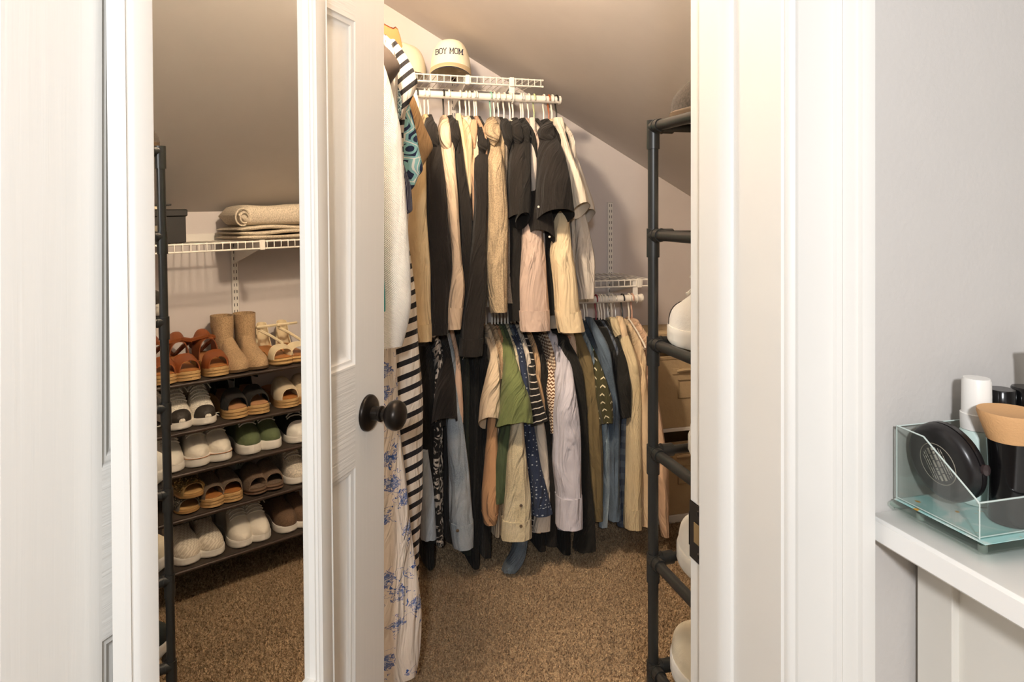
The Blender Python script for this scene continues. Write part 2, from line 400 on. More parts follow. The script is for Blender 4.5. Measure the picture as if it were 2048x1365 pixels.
# ------------------------------------------------------------------ baseboards
b = B(); b.box(.0, 1.28, YB - .014, YB, 0, .09, .003); st(b, 'baseboard_back', M_trim, smooth=True)
b = B(); b.box(XR - .014, XR, YI, 2.5, 0, .09, .003); st(b, 'baseboard_right', M_trim, smooth=True)

# ------------------------------------------------------------------ wire shelves, standards, rods
def wire_shelf(name, label, ax, a0, a1, front, back, z, lip=.028):
    """ax 'x': runs along x, front/back are y; ax 'y': runs along y, front/back are x"""
    def P(a, d, zz): return (a, d, zz) if ax == 'x' else (d, a, zz)
    r = thing(name, label, 'wire shelf', P(a0, back, z))
    b = B()
    for d in (front, front + (back - front) * .5, back): b.tube([P(a0, d, z - .003), P(a1, d, z - .003)], .003, 8)
    b.tube([P(a0, front, z - lip), P(a1, front, z - lip)], .003, 8); b.build('long_rod', M_wire, r)
    b = B(); n = int((a1 - a0) / .0254)
    for i in range(n + 1):
        a = a0 + .004 + (a1 - a0 - .008) * i / n
        b.tube([P(a, back, z), P(a, front, z), P(a, front - (.002 if front < back else -.002), z - .004), P(a, front - (.002 if front < back else -.002), z - lip)], .0016, 5)
    b.build('cross_wires', M_wire, r, kind='stuff')
    for a in (a0, a1):
        for zz in (z - .003, z - lip):
            q = B(); q.lathe([(.001, 0), (.0042, .001), (.0042, .006), (.001, .008)], 10, P(a, front, zz), (P(1, 0, 0) if a == a1 else tuple(-k for k in P(1, 0, 0)))); q.build('end_cap', M_wire, r)
    return r
def slot_standard(name, label, ax, a, wall, z0, z1):
    """double slotted upright on a wall; ax is the wall's running axis"""
    def bx(b, a_0, a_1, d0, d1, zz0, zz1, bev=0):
        if ax == 'x': b.box(a_0, a_1, wall - d1, wall - d0, zz0, zz1, bev)
        else: b.box(wall - d1, wall - d0, a_0, a_1, zz0, zz1, bev)
    r = thing(name, label, 'shelf upright', (a, wall, z0) if ax == 'x' else (wall, a, z0))
    b = B(); bx(b, a - .0125, a + .0125, 0, .012, z0, z1, .002); b.build('channel', M_metalw, r)
    b = B(); z = z0 + .015
    while z < z1 - .02:
        for s in (-1, 1): bx(b, a + s * .005 - .0012, a + s * .005 + .0012, .0119, .0124, z, z + .012)
        z += .0254
    b.build('slots', M_dark, r, False, kind='stuff')
    return r
def bracket(label, ax, a, wall, front, z, group=None):
    r = thing('shelf_bracket', label, 'shelf bracket', (a, wall, z) if ax == 'x' else (wall, a, z), group=group)
    w = .0035; d = front + .012
    poly = [(wall - .012, z - .008), (d, z - .008), (d, z - .03), (d + .02, z - .032), (wall - .03, z - .085), (wall - .012, z - .09)]
    b = B()
    if ax == 'x': b.rings([[(a + s * w, p[0], p[1]) for p in poly] for s in (-1, 1)])
    else: b.rings([[(p[0], a + s * w, p[1]) for p in poly] for s in (-1, 1)])
    b.build('arm', M_metalw, r, False)
    b = B()
    if ax == 'x': b.box(a - .009, a + .009, front - .006, front + .012, z - .034, z + .003, .002)
    else: b.box(front - .006, front + .012, a - .009, a + .009, z - .034, z + .003, .002)
    b.build('front_clip', M_wire, r)
    return r
UZ = 1.800; UF = 2.565
wire_shelf('wire_shelf', 'white wire shelf carrying the cream cap', 'x', -.36, .815, UF, YB - .016, UZ)
LZs = 1.010
wire_shelf('wire_shelf', 'white wire shelf over the lower hanging rod', 'x', .16, 1.272, UF, YB - .016, LZs)
RZ = 1.208
wire_shelf('wire_shelf', 'white wire shelf holding black box and folded towels', 'y', .95, 2.35, 1.395, XR - .016, RZ)
slot_standard('slotted_upright', 'white slotted upright behind the clothes on the upper rod', 'x', .52, YB, .3, 1.90)
slot_standard('slotted_upright', 'white slotted upright rising above the low wire shelf', 'x', 1.231, YB, .3, 1.326)
slot_standard('slotted_upright', 'white slotted upright above the suede ankle boots', 'y', 1.545, XR, .2, 1.235)
bracket('white shelf bracket below the cream cap', 'x', .52, YB, UF, UZ)
bracket('white shelf bracket near the free end of the upper wire shelf', 'x', .695, YB, UF, UZ)
bracket('white shelf bracket under the low wire shelf', 'x', 1.231, YB, UF, LZs)
bracket('white shelf bracket under the folded towels', 'y', 1.545, XR, 1.395, RZ)
b = B(); b.box(XR - .012, XR, .95, 2.35, RZ - .006, RZ + .028, .002); single(rebase(b.build('hang_track', M_metalw), (XR, 1.6, RZ - .006)), 'white metal hang track behind the folded towels', 'wall rail')
b = B(); b.box(-.36, .62, YB - .012, YB, UZ + .026, UZ + .06, .002); single(rebase(b.build('hang_track', M_metalw), (.1, YB, UZ + .026)), 'white metal hang track behind the cream cap', 'wall rail')
def rod(name, label, p0, p1, r):
    k = thing(name, label, 'closet rod', tuple(min(a, c) for a, c in zip(p0, p1)))
    b = B(); b.tube([p0, p1], r, 20); b.build('rod_tube', M_wire, k)
    d = (Vector(p1) - Vector(p0)).normalized()
    for e, s in ((p0, -1), (p1, 1)):
        q = B(); q.lathe([(.0005, -.004), (r + .0025, -.004), (r + .0025, .004), (r, .006), (.0005, .007)], 20, e, d * s); q.build('rod_end_cap', M_wire, k)
    return k
UR = Vector((0, 2.56, 1.722)); LR = Vector((0, 2.56, .934)); RR = .0145
rod('closet_rod', 'white upper closet rod along the back wall', (-.33, UR.y, UR.z), (.885, UR.y, UR.z), RR)
rod('closet_rod', 'white lower closet rod under the low wire shelf', (.17, LR.y, LR.z), (1.236, LR.y, LR.z), RR)
def rod_holder(x, zs_, zr, label):
    b = B(); b.box(x - .011, x + .011, UF + .001, UF + .004, zr - .01, zs_ - .006, .001)
    b.tube([(x, UF + .01, zr + .02)] + [(x, 2.56 + math.cos(a) * .019, zr + math.sin(a) * .019) for a in np.linspace(.9, -4.0, 12)], .003, 6)
    return single(rebase(b.build('rod_holder', M_metalw), (x, UF, zr)), label, 'rod holder')
rod_holder(.695, UZ, UR.z, 'white metal rod holder between the hangers on the upper rod')
rod_holder(1.214, LZs, LR.z, 'white metal rod holder between the hangers on the lower rod')

# ------------------------------------------------------------------ tall black pipe rack beside the door
XP, YP, ZT, TS = .5132, 1.0188, 1.4328, .1755
XP2, YP2 = 1.15, .780
rk = thing('pipe_shoe_rack', 'tall black plastic pipe shoe rack standing beside the door jamb', 'shoe rack', ((XP + XP2) / 2, (YP + YP2) / 2, 0))
PR, CR = .0085, .0105
tiers = [ZT - .010 - i * TS for i in range(8)]
for x in (XP, XP2):
    for y in (YP, YP2):
        b = B(); b.tube([(x, y, 0.003), (x, y, ZT - .002)], PR, 16); po = b.build('post', M_dark, rk)
        for z in tiers:
            s = 1 if x == XP else -1; g = -1 if y == YP else 1
            q = B(); q.tube([(x, y, z + .0105), (x, y, z - .036)], CR, 16); q.tube([(x, y, z), (x + s * .034, y, z)], CR, 16); q.tube([(x, y, z), (x, y + g * .026, z)], CR, 16)
            q.tube([(x + s * .014, y, z), (x + s * .0155, y, z)], CR + .0009, 16); q.tube([(x, y + g * .012, z), (x, y + g * .0135, z)], CR + .0009, 16)
            q.build('connector', M_dark, po)
        q = B(); q.lathe([(.0005, 0), (.013, 0), (.013, .012), (.0005, .014)], 16, (x, y, 0)); q.build('foot', M_dark, po)
for z in tiers:
    for y in (YP, YP2):
        b = B(); b.tube([(XP, y, z), (XP2, y, z)], PR * .85, 12); b.build('shelf_rail', M_dark, rk)
    for x in (XP, XP2):
        b = B(); b.tube([(x, YP, z), (x, YP2, z)], PR, 14); b.build('end_rail', M_dark, rk)

# ------------------------------------------------------------------ low shoe rack along the right wall
RT = [.752, .594, .459, .311, .145]
rk2 = thing('low_shoe_rack', 'five tier brown metal shoe rack under the folded towels', 'shoe rack', (1.55, 1.6, 0))
M_brown = plain('brown_metal', '#3c3029', .42, .2, .1, 100, .05)
M_mesh = plain('dark_brown_mesh', '#31281f', .7, 0, .15, 300, .3)
for y in (1.175, 2.06):
    for x in (1.405, 1.665):
        b = B(); b.tube([(x, y, .002), (x, y, .79)], .007, 10); b.build('post', M_brown, rk2)
for z in RT:
    for x in (1.402, 1.668):
        b = B(); b.tube([(x, 1.17, z - .007), (x, 2.065, z - .007)], .0065, 10); b.build('shelf_rail', M_brown, rk2)
    for y in (1.175, 2.06):
        b = B(); b.tube([(1.402, y, z - .007), (1.668, y, z - .007)], .0055, 8); b.build('end_rail', M_brown, rk2)
    b = B(); b.box(1.405, 1.665, 1.178, 2.058, z - .010, z - .003, .002); b.build('shelf_panel', M_mesh, rk2)

# ------------------------------------------------------------------ storage cubby with fabric bins in the back corner
M_tan = fabric('#b6a07e', drape=False); M_tan2 = fabric('#a28c6c', drape=False)
UY = 2.56; ux0, ux1 = 1.292, 1.672
cu = thing('storage_cubby', 'white two shelf storage unit holding tan fabric bins', 'storage unit', (ux0, UY, 0))
for name, x0, x1, z0, z1 in (('side_panel', ux0, ux0 + .016, 0, .69), ('side_panel', ux1 - .016, ux1, 0, .69)):
    b = B(); b.box(x0, x1, UY + .004, YB - .02, z0, z1, .001); b.build(name, M_white, cu)
for nm_, z0, z1 in (('base_board', .002, .034), ('middle_shelf', .378, .392)):
    b = B(); b.box(ux0, ux1, UY, YB - .02, z0, z1, .0015); b.build(nm_, M_white, cu)
b = B(); b.box(ux0, ux1, YB - .02, YB - .015, 0, .70); b.build('back_panel', M_white, cu)
def bin_(label, z0, z1):
    r = thing('storage_bin', label, 'storage bin', ((ux0 + ux1) / 2, UY, z0))
    x0, x1 = ux0 + .020, ux1 - .020; y0, y1 = UY + .004, YB - .03
    b = B(); w = .006
    b.rings([[(x0, y0, z0), (x1, y0, z0), (x1, y1, z0), (x0, y1, z0)], [(x0, y0 - .002, (z0 + z1) / 2), (x1, y0 - .002, (z0 + z1) / 2), (x1, y1, (z0 + z1) / 2), (x0, y1, (z0 + z1) / 2)], [(x0, y0, z1), (x1, y0, z1), (x1, y1, z1), (x0, y1, z1)], [(x0 + w, y0 + w, z1), (x1 - w, y0 + w, z1), (x1 - w, y1 - w, z1), (x0 + w, y1 - w, z1)], [(x0 + w, y0 + w, z0 + w), (x1 - w, y0 + w, z0 + w), (x1 - w, y1 - w, z0 + w), (x0 + w, y1 - w, z0 + w)]])
    b.build('bin_body', M_tan, r)
    b = B(); b.box(x0 - .001, x1 + .001, y0 - .0035, y0 + .006, z1 - .012, z1 + .001, .001); b.build('rim_binding', M_tan2, r)
    xm = (x0 + x1) / 2 - .03; zh = z1 - .062
    b = B(); b.tube([(xm - .055, y0 - .004, zh), (xm - .03, y0 - .012, zh + .006), (xm + .03, y0 - .012, zh + .006), (xm + .055, y0 - .004, zh)], .007, 6); b.box(xm - .075, xm - .045, y0 - .006, y0 - .001, zh - .012, zh + .012, .001); b.box(xm + .045, xm + .075, y0 - .006, y0 - .001, zh - .012, zh + .012, .001); b.build('handle', M_tan, r)
    b = B(); zl = z1 - .135
    for a in ((xm - .05, xm + .05, zl + .034, zl + .039), (xm - .05, xm + .05, zl - .039, zl - .034), (xm - .05, xm - .045, zl - .039, zl + .039), (xm + .045, xm + .05, zl - .039, zl + .039)): b.box(a[0], a[1], y0 - .006, y0 - .001, a[2], a[3], .001)
    b.build('label_holder', M_tan2, r)
    return r
bin_('tan fabric storage bin on the upper level of the white unit', .3935, .688)
bin_('tan fabric storage bin on the lower level of the white unit', .0355, .333)
b = B(); b.box(1.20 + .1, 1.685, 2.66, YB - .022, .7015, .772, .008); single(rebase(b.build('storage_box', M_tan), (1.5, 2.76, .7015)), 'flat tan fabric box lying on top of the white storage unit', 'storage box')

# ------------------------------------------------------------------ black box with book, folded towels on the right wire shelf
M_blk = plain('black_paperboard', '#201d1b', .55, 0, .1, 80, .06)
bz = RZ + .0025
bxr = thing('storage_box', 'black lidded storage box on the wire shelf over the shoe rack', 'storage box', (1.52, 1.20, bz))
b = B(); b.box(1.425, 1.655, 1.08, 1.303, bz, bz + .098, .002); b.build('box_body', M_blk, bxr)
b = B(); b.box(1.420, 1.660, 1.075, 1.308, bz + .088, bz + .112, .003); b.build('lid', M_blk, bxr)
b = B(); b.box(1.421, 1.4245, 1.205, 1.235, bz + .036, bz + .060, .001); b.build('label_holder', plain('pewter_metal', '#8f877a', .35, .8), bxr)
b = B(); b.box(1.44, 1.62, 1.10, 1.246, bz + .1125, bz + .124, .001); single(rebase(b.build('paper_stack', plain('cream_paper', '#d8cbb0', .8)), (1.53, 1.17, bz + .1125)), 'stack of cream paper on the black storage box', 'paper')
b = B(); b.box(1.435, 1.62, 1.09, 1.262, bz + .1245, bz + .1305, .001); single(rebase(b.build('notebook', M_blk), (1.53, 1.17, bz + .1245)), 'thin black notebook on top of the cream paper stack', 'book')
M_towel = fabric('#cdbfaa', 'heather')
def towel(name, label, z0, z1, y0, y1, x0, x1, folds, seed):
    rr = random.Random(seed); r = thing(name, label, 'towel', ((x0 + x1) / 2, (y0 + y1) / 2, z0))
    n = folds; h = (z1 - z0) / n
    for k in range(n):
        b = B(); zz = z0 + h * k; R = []
        m = 18
        for i in range(m + 1):
            f = i / m; y = y0 + (y1 - y0) * f + rr.uniform(-.002, .002)
            e = min(1, math.sqrt(max(0, 1 - (1 - min(f * 7, 1)) ** 2)) + .06) * min(1, math.sqrt(max(0, 1 - (1 - min((1 - f) * 7, 1)) ** 2)) + .06)
            sag = .0035 * math.sin(f * 9 + k * 2 + seed); ring = []
            for j in range(16):
                a = 2 * math.pi * j / 16; ca, sa = math.cos(a), math.sin(a)
                cx = (x0 + x1) / 2 + (x1 - x0) / 2 * (abs(ca) ** .35) * (1 if ca > 0 else -1) * (.97 + .03 * math.sin(f * 5 + k))
                cz = zz + h / 2 + h * .52 * e * (abs(sa) ** .6) * (1 if sa > 0 else -1) + (sag if sa > 0 or k else 0) * (1 if k else max(0, sa))
                ring.append((cx, y, max(cz, z0)))
            R.append(ring)
        b.rings(R); b.build('towel_fold', M_towel, r)
    return r
towel('folded_towel', 'flat beige towel folded in thin layers at the bottom of the pile', bz + .001, bz + .050, 1.470, 1.85, 1.415, 1.67, 3, 1)
tw = towel('folded_towel', 'thick beige towel rolled over on top of the pile', bz + .0505, bz + .125, 1.475, 1.86, 1.42, 1.66, 1, 2)
b = B()
for i, (y, z, rad) in enumerate(((1.487, bz + .082, .030), (1.493, bz + .079, .018))):
    b.tube([(1.419 - .002 * i, y + math.cos(a) * rad * .8, z + math.sin(a) * rad) for a in np.linspace(.3, 5.2, 18)], .003, 6)
b.build('rolled_edge', M_towel, tw)

# ------------------------------------------------------------------ caps on the upper shelf
M_cap = fabric('#efe3c9', drape=False); M_brim = fabric('#cdb78f', drape=False); M_navy = fabric('#1f2743', drape=False)
def cap(label, cx, cy, cz, rz, mat, brimmat, text=False):
    r = thing('baseball_cap', label, 'cap', (cx, cy, cz), rz)
    b = B(); R = []
    for i in range(13):
        f = i / 12; a = f * math.pi / 2; ring = []
        for j in range(32):
            t_ = 2 * math.pi * j / 32; front = max(0, -math.sin(t_))
            rad = .088 * (math.cos(a) ** (.62 - .18 * front)); hgt = .118 * (math.sin(a) ** .95) * (1 + .10 * front * math.sin(2 * a))
            ring.append((rad * .90 * math.cos(t_), rad * 1.08 * math.sin(t_), .026 + hgt))
        R.append(ring)
    b.rings(R, False, True); cr = b.build('crown', mat, r, local=True, smooth=True, auto=False)
    b = B(); b.lathe([(.0005, .132), (.006, .130), (.0075, .126), (.0005, .125)], 10, (0, -.002, .016)); b.build('top_button', mat, cr, local=True)
    top, bot = [], []
    b = B(); n = 22; R = []
    for k in range(7):
        f = k / 6; ring = []
        for j in range(n + 1):
            a = math.pi * (1.06 + .88 * j / n); base = Vector((.079 * math.cos(a), .094 * math.sin(a), 0)); out = Vector((.083 * math.cos(a), .094 * math.sin(a) - .070 * max(0, -math.sin(a)) ** .7, 0))
            p = base.lerp(out, f); z = .034 - .030 * (abs(p.x) / .08) ** 2 * (.35 + .65 * f) - .027 * f * (1 - .6 * (abs(p.x) / .08) ** 2)
            ring.append((p.x, p.y, z + .014))
        R.append(ring)
    for dz, m_, nm_ in ((0, brimmat, 'brim'), (-.003, M_navy, 'brim_underside')):
        b = B(); vs = [(p[0], p[1], p[2] + dz) for rr_ in R for p in rr_]; w = n + 1
        vs2 = [(p[0], p[1], p[2] + dz - .0022) for rr_ in R for p in rr_]; fs = []
        for k in range(6):
            for j in range(n): fs.append((k * w + j, k * w + j + 1, (k + 1) * w + j + 1, (k + 1) * w + j))
        L0 = len(vs); fs2 = [tuple(i + L0 for i in reversed(f)) for f in fs]
        edge = [(6 * w + j, 6 * w + j + 1, 6 * w + j + 1 + L0, 6 * w + j + L0) for j in range(n)]
        b.add(vs + vs2, fs + fs2 + edge); b.build(nm_, m_, r, local=True)
    if text:
        b = B()
        O = [(.25, 0), (.75, 0), (1, .2), (1, .8), (.75, 1), (.25, 1), (0, .8), (0, .2), (.25, 0)]
        G = {'B': [[(.12, 0), (.12, 1)], [(0, 0), (.75, 0), (1, .15), (1, .4), (.8, .52), (.12, .52)], [(0, 1), (.7, 1), (.92, .88), (.92, .65), (.8, .52)]],
             'O': [O], 'Y': [[(.5, 0), (.5, .45)], [(.08, 1), (.5, .45), (.92, 1)], [(.3, 0), (.7, 0)], [(0, 1), (.25, 1)], [(.75, 1), (1, 1)]],
             'M': [[(.1, 0), (.1, 1)], [(.9, 0), (.9, 1)], [(.1, 1), (.5, .25), (.9, 1)], [(-.05, 0), (.28, 0)], [(.72, 0), (1.05, 0)], [(-.05, 1), (.12, 1)], [(.88, 1), (1.05, 1)]]}
        x = -.056
        for ch, w in (('B', .0125), ('O', .0125), ('Y', .013), (' ', .006), ('M', .016), ('O', .0125), ('M', .016)):
            for seg in G.get(ch, []):
                P = []
                for i in range(len(seg) - 1):
                    for f in (0, .5): P.append((seg[i][0] + (seg[i + 1][0] - seg[i][0]) * f, seg[i][1] + (seg[i + 1][1] - seg[i][1]) * f))
                P.append(seg[-1]); path = []
                for u, vv in P:
                    X = x + u * w; zz = .082 + vv * .021; hh = min(.999, (zz - .012) / .1452); a = math.asin(hh ** (1 / .95)) if hh < .99 else 1.4
                    # solve the crown's own front surface at this height
                    best = None
                    for aa in np.linspace(.02, 1.3, 120):
                        st_ = -math.sqrt(max(.05, 1 - (X / .075) ** 2)); hg = .026 + .118 * (math.sin(aa) ** .95) * (1 + .10 * -st_ * math.sin(2 * aa))
                        if hg >= zz: best = aa; break
                    aa = best or 1.0; rad = .088 * math.cos(aa) ** .44; ct = max(-1, min(1, X / (rad * .90)))
                    path.append((X, -rad * 1.08 * math.sqrt(1 - ct * ct) - .0006, zz))
                b.tube(path, .0016, 5)
            x += w + .0028
        b.build('embroidered_lettering', M_navy, cr, local=True, label='navy embroidered words BOY MOM')
    return r
cap('cream baseball cap with navy lettering on the wire shelf', .475, 2.675, UZ + .004, math.radians(-12), M_cap, M_brim, True)
cap('second cream cap turned aside behind the lettered cap', .300, 2.755, UZ + .004, math.radians(-60), M_cap, M_brim)
b = B(); b.lathe([(.0005, 0), (.115, 0), (.117, .004), (.075, .010), (.070, .03), (.055, .045), (.0005, .048)], 40, (.05, 2.70, UZ + .004))
single(rebase(b.build('felt_hat', fabric('#8a5a30')), (.05, 2.70, UZ + .004)), 'flat brown felt hat beside the caps on the wire shelf', 'hat')

# ------------------------------------------------------------------ shoes (local frame: heel at x = 0, toe towards +x, z up)
def hw(t, pointed=0):
    ks = [0, .15, .4, .68, .8, 1]; vs = [.72, .76, .70, 1, .97, .86]
    w = float(np.interp(t, ks, vs))
    if t < .12: w *= math.sqrt(max(0, 1 - ((.12 - t) / .12) ** 2)) * .98 + .02
    if t > .76: w *= max(.02, (max(0, 1 - ((t - .76) / .24) ** 2)) ** (.5 + .25 * pointed))
    return w
TS_ = [0, .008, .03, .07, .12, .2, .3, .4, .48, .54, .6, .66, .72, .78, .84, .89, .93, .96, .985, 1.0]
def footprint(L, Wd, side, grow=1.0, n=TS_):
    up = []; dn = []
    for t_ in n:
        w = hw(t_) * Wd / 2 * grow; c = side * .005 * math.sin(math.pi * min(1, max(0, (t_ - .1) / .9))) * 1.2; x = L * (.5 + (t_ - .5) * grow)
        up.append((x, c + w)); dn.append((x, c - w))
    return dn + list(reversed(up[1:-1])) if False else dn + list(reversed(up))
def cyc(side, t_): return side * .006 * math.sin(math.pi * min(1, max(0, (t_ - .1) / .9)))
def sole(L, Wd, side, th, heel=0, toe_lift=.006, layers=None, z0=0.0):
    """returns B with the sole; th thickness at the ball, heel extra height; layers: rope-like rings"""
    b = B(); R = []
    lv = layers or 3
    prof = []
    for k in range(lv):
        f0, f1 = k / lv, (k + 1) / lv
        if layers: prof += [(f0 + .08, .985), (f0 + .3, 1.02), (f1 - .3, 1.02), (f1 - .08, .985)]
        else: prof += [(f0, .97 + .03 * math.sin(f0 * 3.1)), ((f0 + f1) / 2, 1.0)]
    prof = [(0, .95)] + prof + [(1, .97)]
    for f, g in prof:
        ring = []
        for (x, y) in footprint(L, Wd, side, g):
            t_ = x / L; top = th + heel * max(0, min(1, (.62 - t_) / .5)) ; lift = toe_lift * max(0, (t_ - .72) / .28) ** 2
            ring.append((x, y, z0 + top * f + lift))
        R.append(ring)
    b.rings(R); return b
def stop_z(t_, th, heel, toe_lift=.006): return th + heel * max(0, min(1, (.62 - t_) / .5)) + toe_lift * max(0, (t_ - .72) / .28) ** 2
def upper(L, Wd, side, th, heel, prof, t0, t1, k_open=None, collar=None, m=16, wide=.96, open_from=0.0, n=26, thick=.003):
    """arched upper between t0 and t1; where t < k_open the top is open and walls reach collar(t)"""
    b = B(); ts = [t0 + (t1 - t0) * (i / n) for i in range(n + 1)]
    ts = sorted(set([round(x, 4) for x in ts] + ([.006, .02, .045] if t0 < .01 else []) + ([.97, .99] if t1 > .98 else [])))
    outer = []; inner = []; kw = m // 2 - 3
    for t_ in ts:
        w = hw(t_) * Wd / 2 * wide; zb = stop_z(t_, th, heel) - .002; h = float(np.interp(t_, [p[0] for p in prof], [p[1] for p in prof])); c = cyc(side, t_)
        op = k_open is not None and t_ < k_open and t_ >= open_from
        hc = float(np.interp(t_, [p[0] for p in collar], [p[1] for p in collar])) if collar else h
        for lst, ins in ((outer, 0), (inner, thick)):
            ring = []
            for j in range(m + 1):
                if op and j <= kw: q = j / kw; y = -(w - ins) * (1 - .22 * q ** 2); z = zb + hc * q
                elif op and j >= m - kw: q = (m - j) / kw; y = (w - ins) * (1 - .22 * q ** 2); z = zb + hc * q
                else:
                    a = math.pi * j / m; y = -(w - ins) * abs(math.cos(a)) ** .75 * (1 if math.cos(a) > 0 else -1); z = zb + (h - ins) * abs(math.sin(a)) ** .8
                    if op: z = zb + hc
                ring.append((L * t_, c + y, z))
            lst.append(ring)
    N = len(ts); w_ = m + 1; vs = [p for r in outer for p in r] + [p for r in inner for p in r]; O2 = N * w_; fs = []; keep = {}
    for i in range(N - 1):
        for j in range(m):
            mid = (ts[i] + ts[i + 1]) / 2
            op = k_open is not None and mid < k_open and mid >= open_from and kw <= j < m - kw
            keep[i, j] = not op
    for (i, j), k in keep.items():
        if not k: continue
        a, b_, c_, d = i * w_ + j, i * w_ + j + 1, (i + 1) * w_ + j + 1, (i + 1) * w_ + j
        fs.append((a, b_, c_, d)); fs.append((a + O2, d + O2, c_ + O2, b_ + O2))
        for (di, dj, e) in ((-1, 0, (a, b_)), (1, 0, (d, c_)), (0, -1, (a, d)), (0, 1, (b_, c_))):
            nb = keep.get((i + di, j + dj))
            if not nb and not (dj and (j + dj < 0 or j + dj >= m)): fs.append((e[0], e[1], e[1] + O2, e[0] + O2))
    uv = [(p[0], p[1] + p[2]) for p in vs]
    b.add(vs, fs, uv); return b
def arch_pt(L, Wd, side, th, heel, prof, t_, q, off=.002, wide=.96):   # point on the upper, q -1..1 across
    w = hw(t_) * Wd / 2 * wide; h = float(np.interp(t_, [p[0] for p in prof], [p[1] for p in prof])); a = math.pi / 2 * (1 - q)
    return (L * t_, cyc(side, t_) + (w + off) * (abs(math.cos(a)) ** .75) * (1 if q > 0 else -1), stop_z(t_, th, heel) + (h + off) * abs(math.sin(a)) ** .8)
def insole(L, Wd, side, th, heel, g=.9):
    b = B(); P = [(x, y, stop_z(x / L, th, heel) + .0015) for x, y in footprint(L, Wd, side, g)]
    b.rings([P, [(p[0], p[1], p[2] + .0025) for p in P]]); return b
M_rub = plain('white_rubber', '#eee9e0', .5, 0, .03, 60, .05)
M_lace = fabric('#eae6dc'); M_in = fabric('#6b6459'); M_cork = plain('jute_rope', '#c49f6a', .9, 0, .2, 400, .5); M_tanl = plain('tan_leather', '#b0743f', .5, 0, .1, 120, .1)
SNK = [(0, .085), (.12, .078), (.35, .085), (.47, .100), (.55, .092), (.68, .064), (.8, .045), (.92, .031), (.98, .018), (1, .004)]
COLR = [(0, .080), (.08, .074), (.25, .058), (.4, .066), (.5, .088), (.56, .092)]
LOW = [(0, .06), (.2, .06), (.45, .072), (.6, .062), (.8, .046), (.93, .034), (.98, .02), (1, .004)]
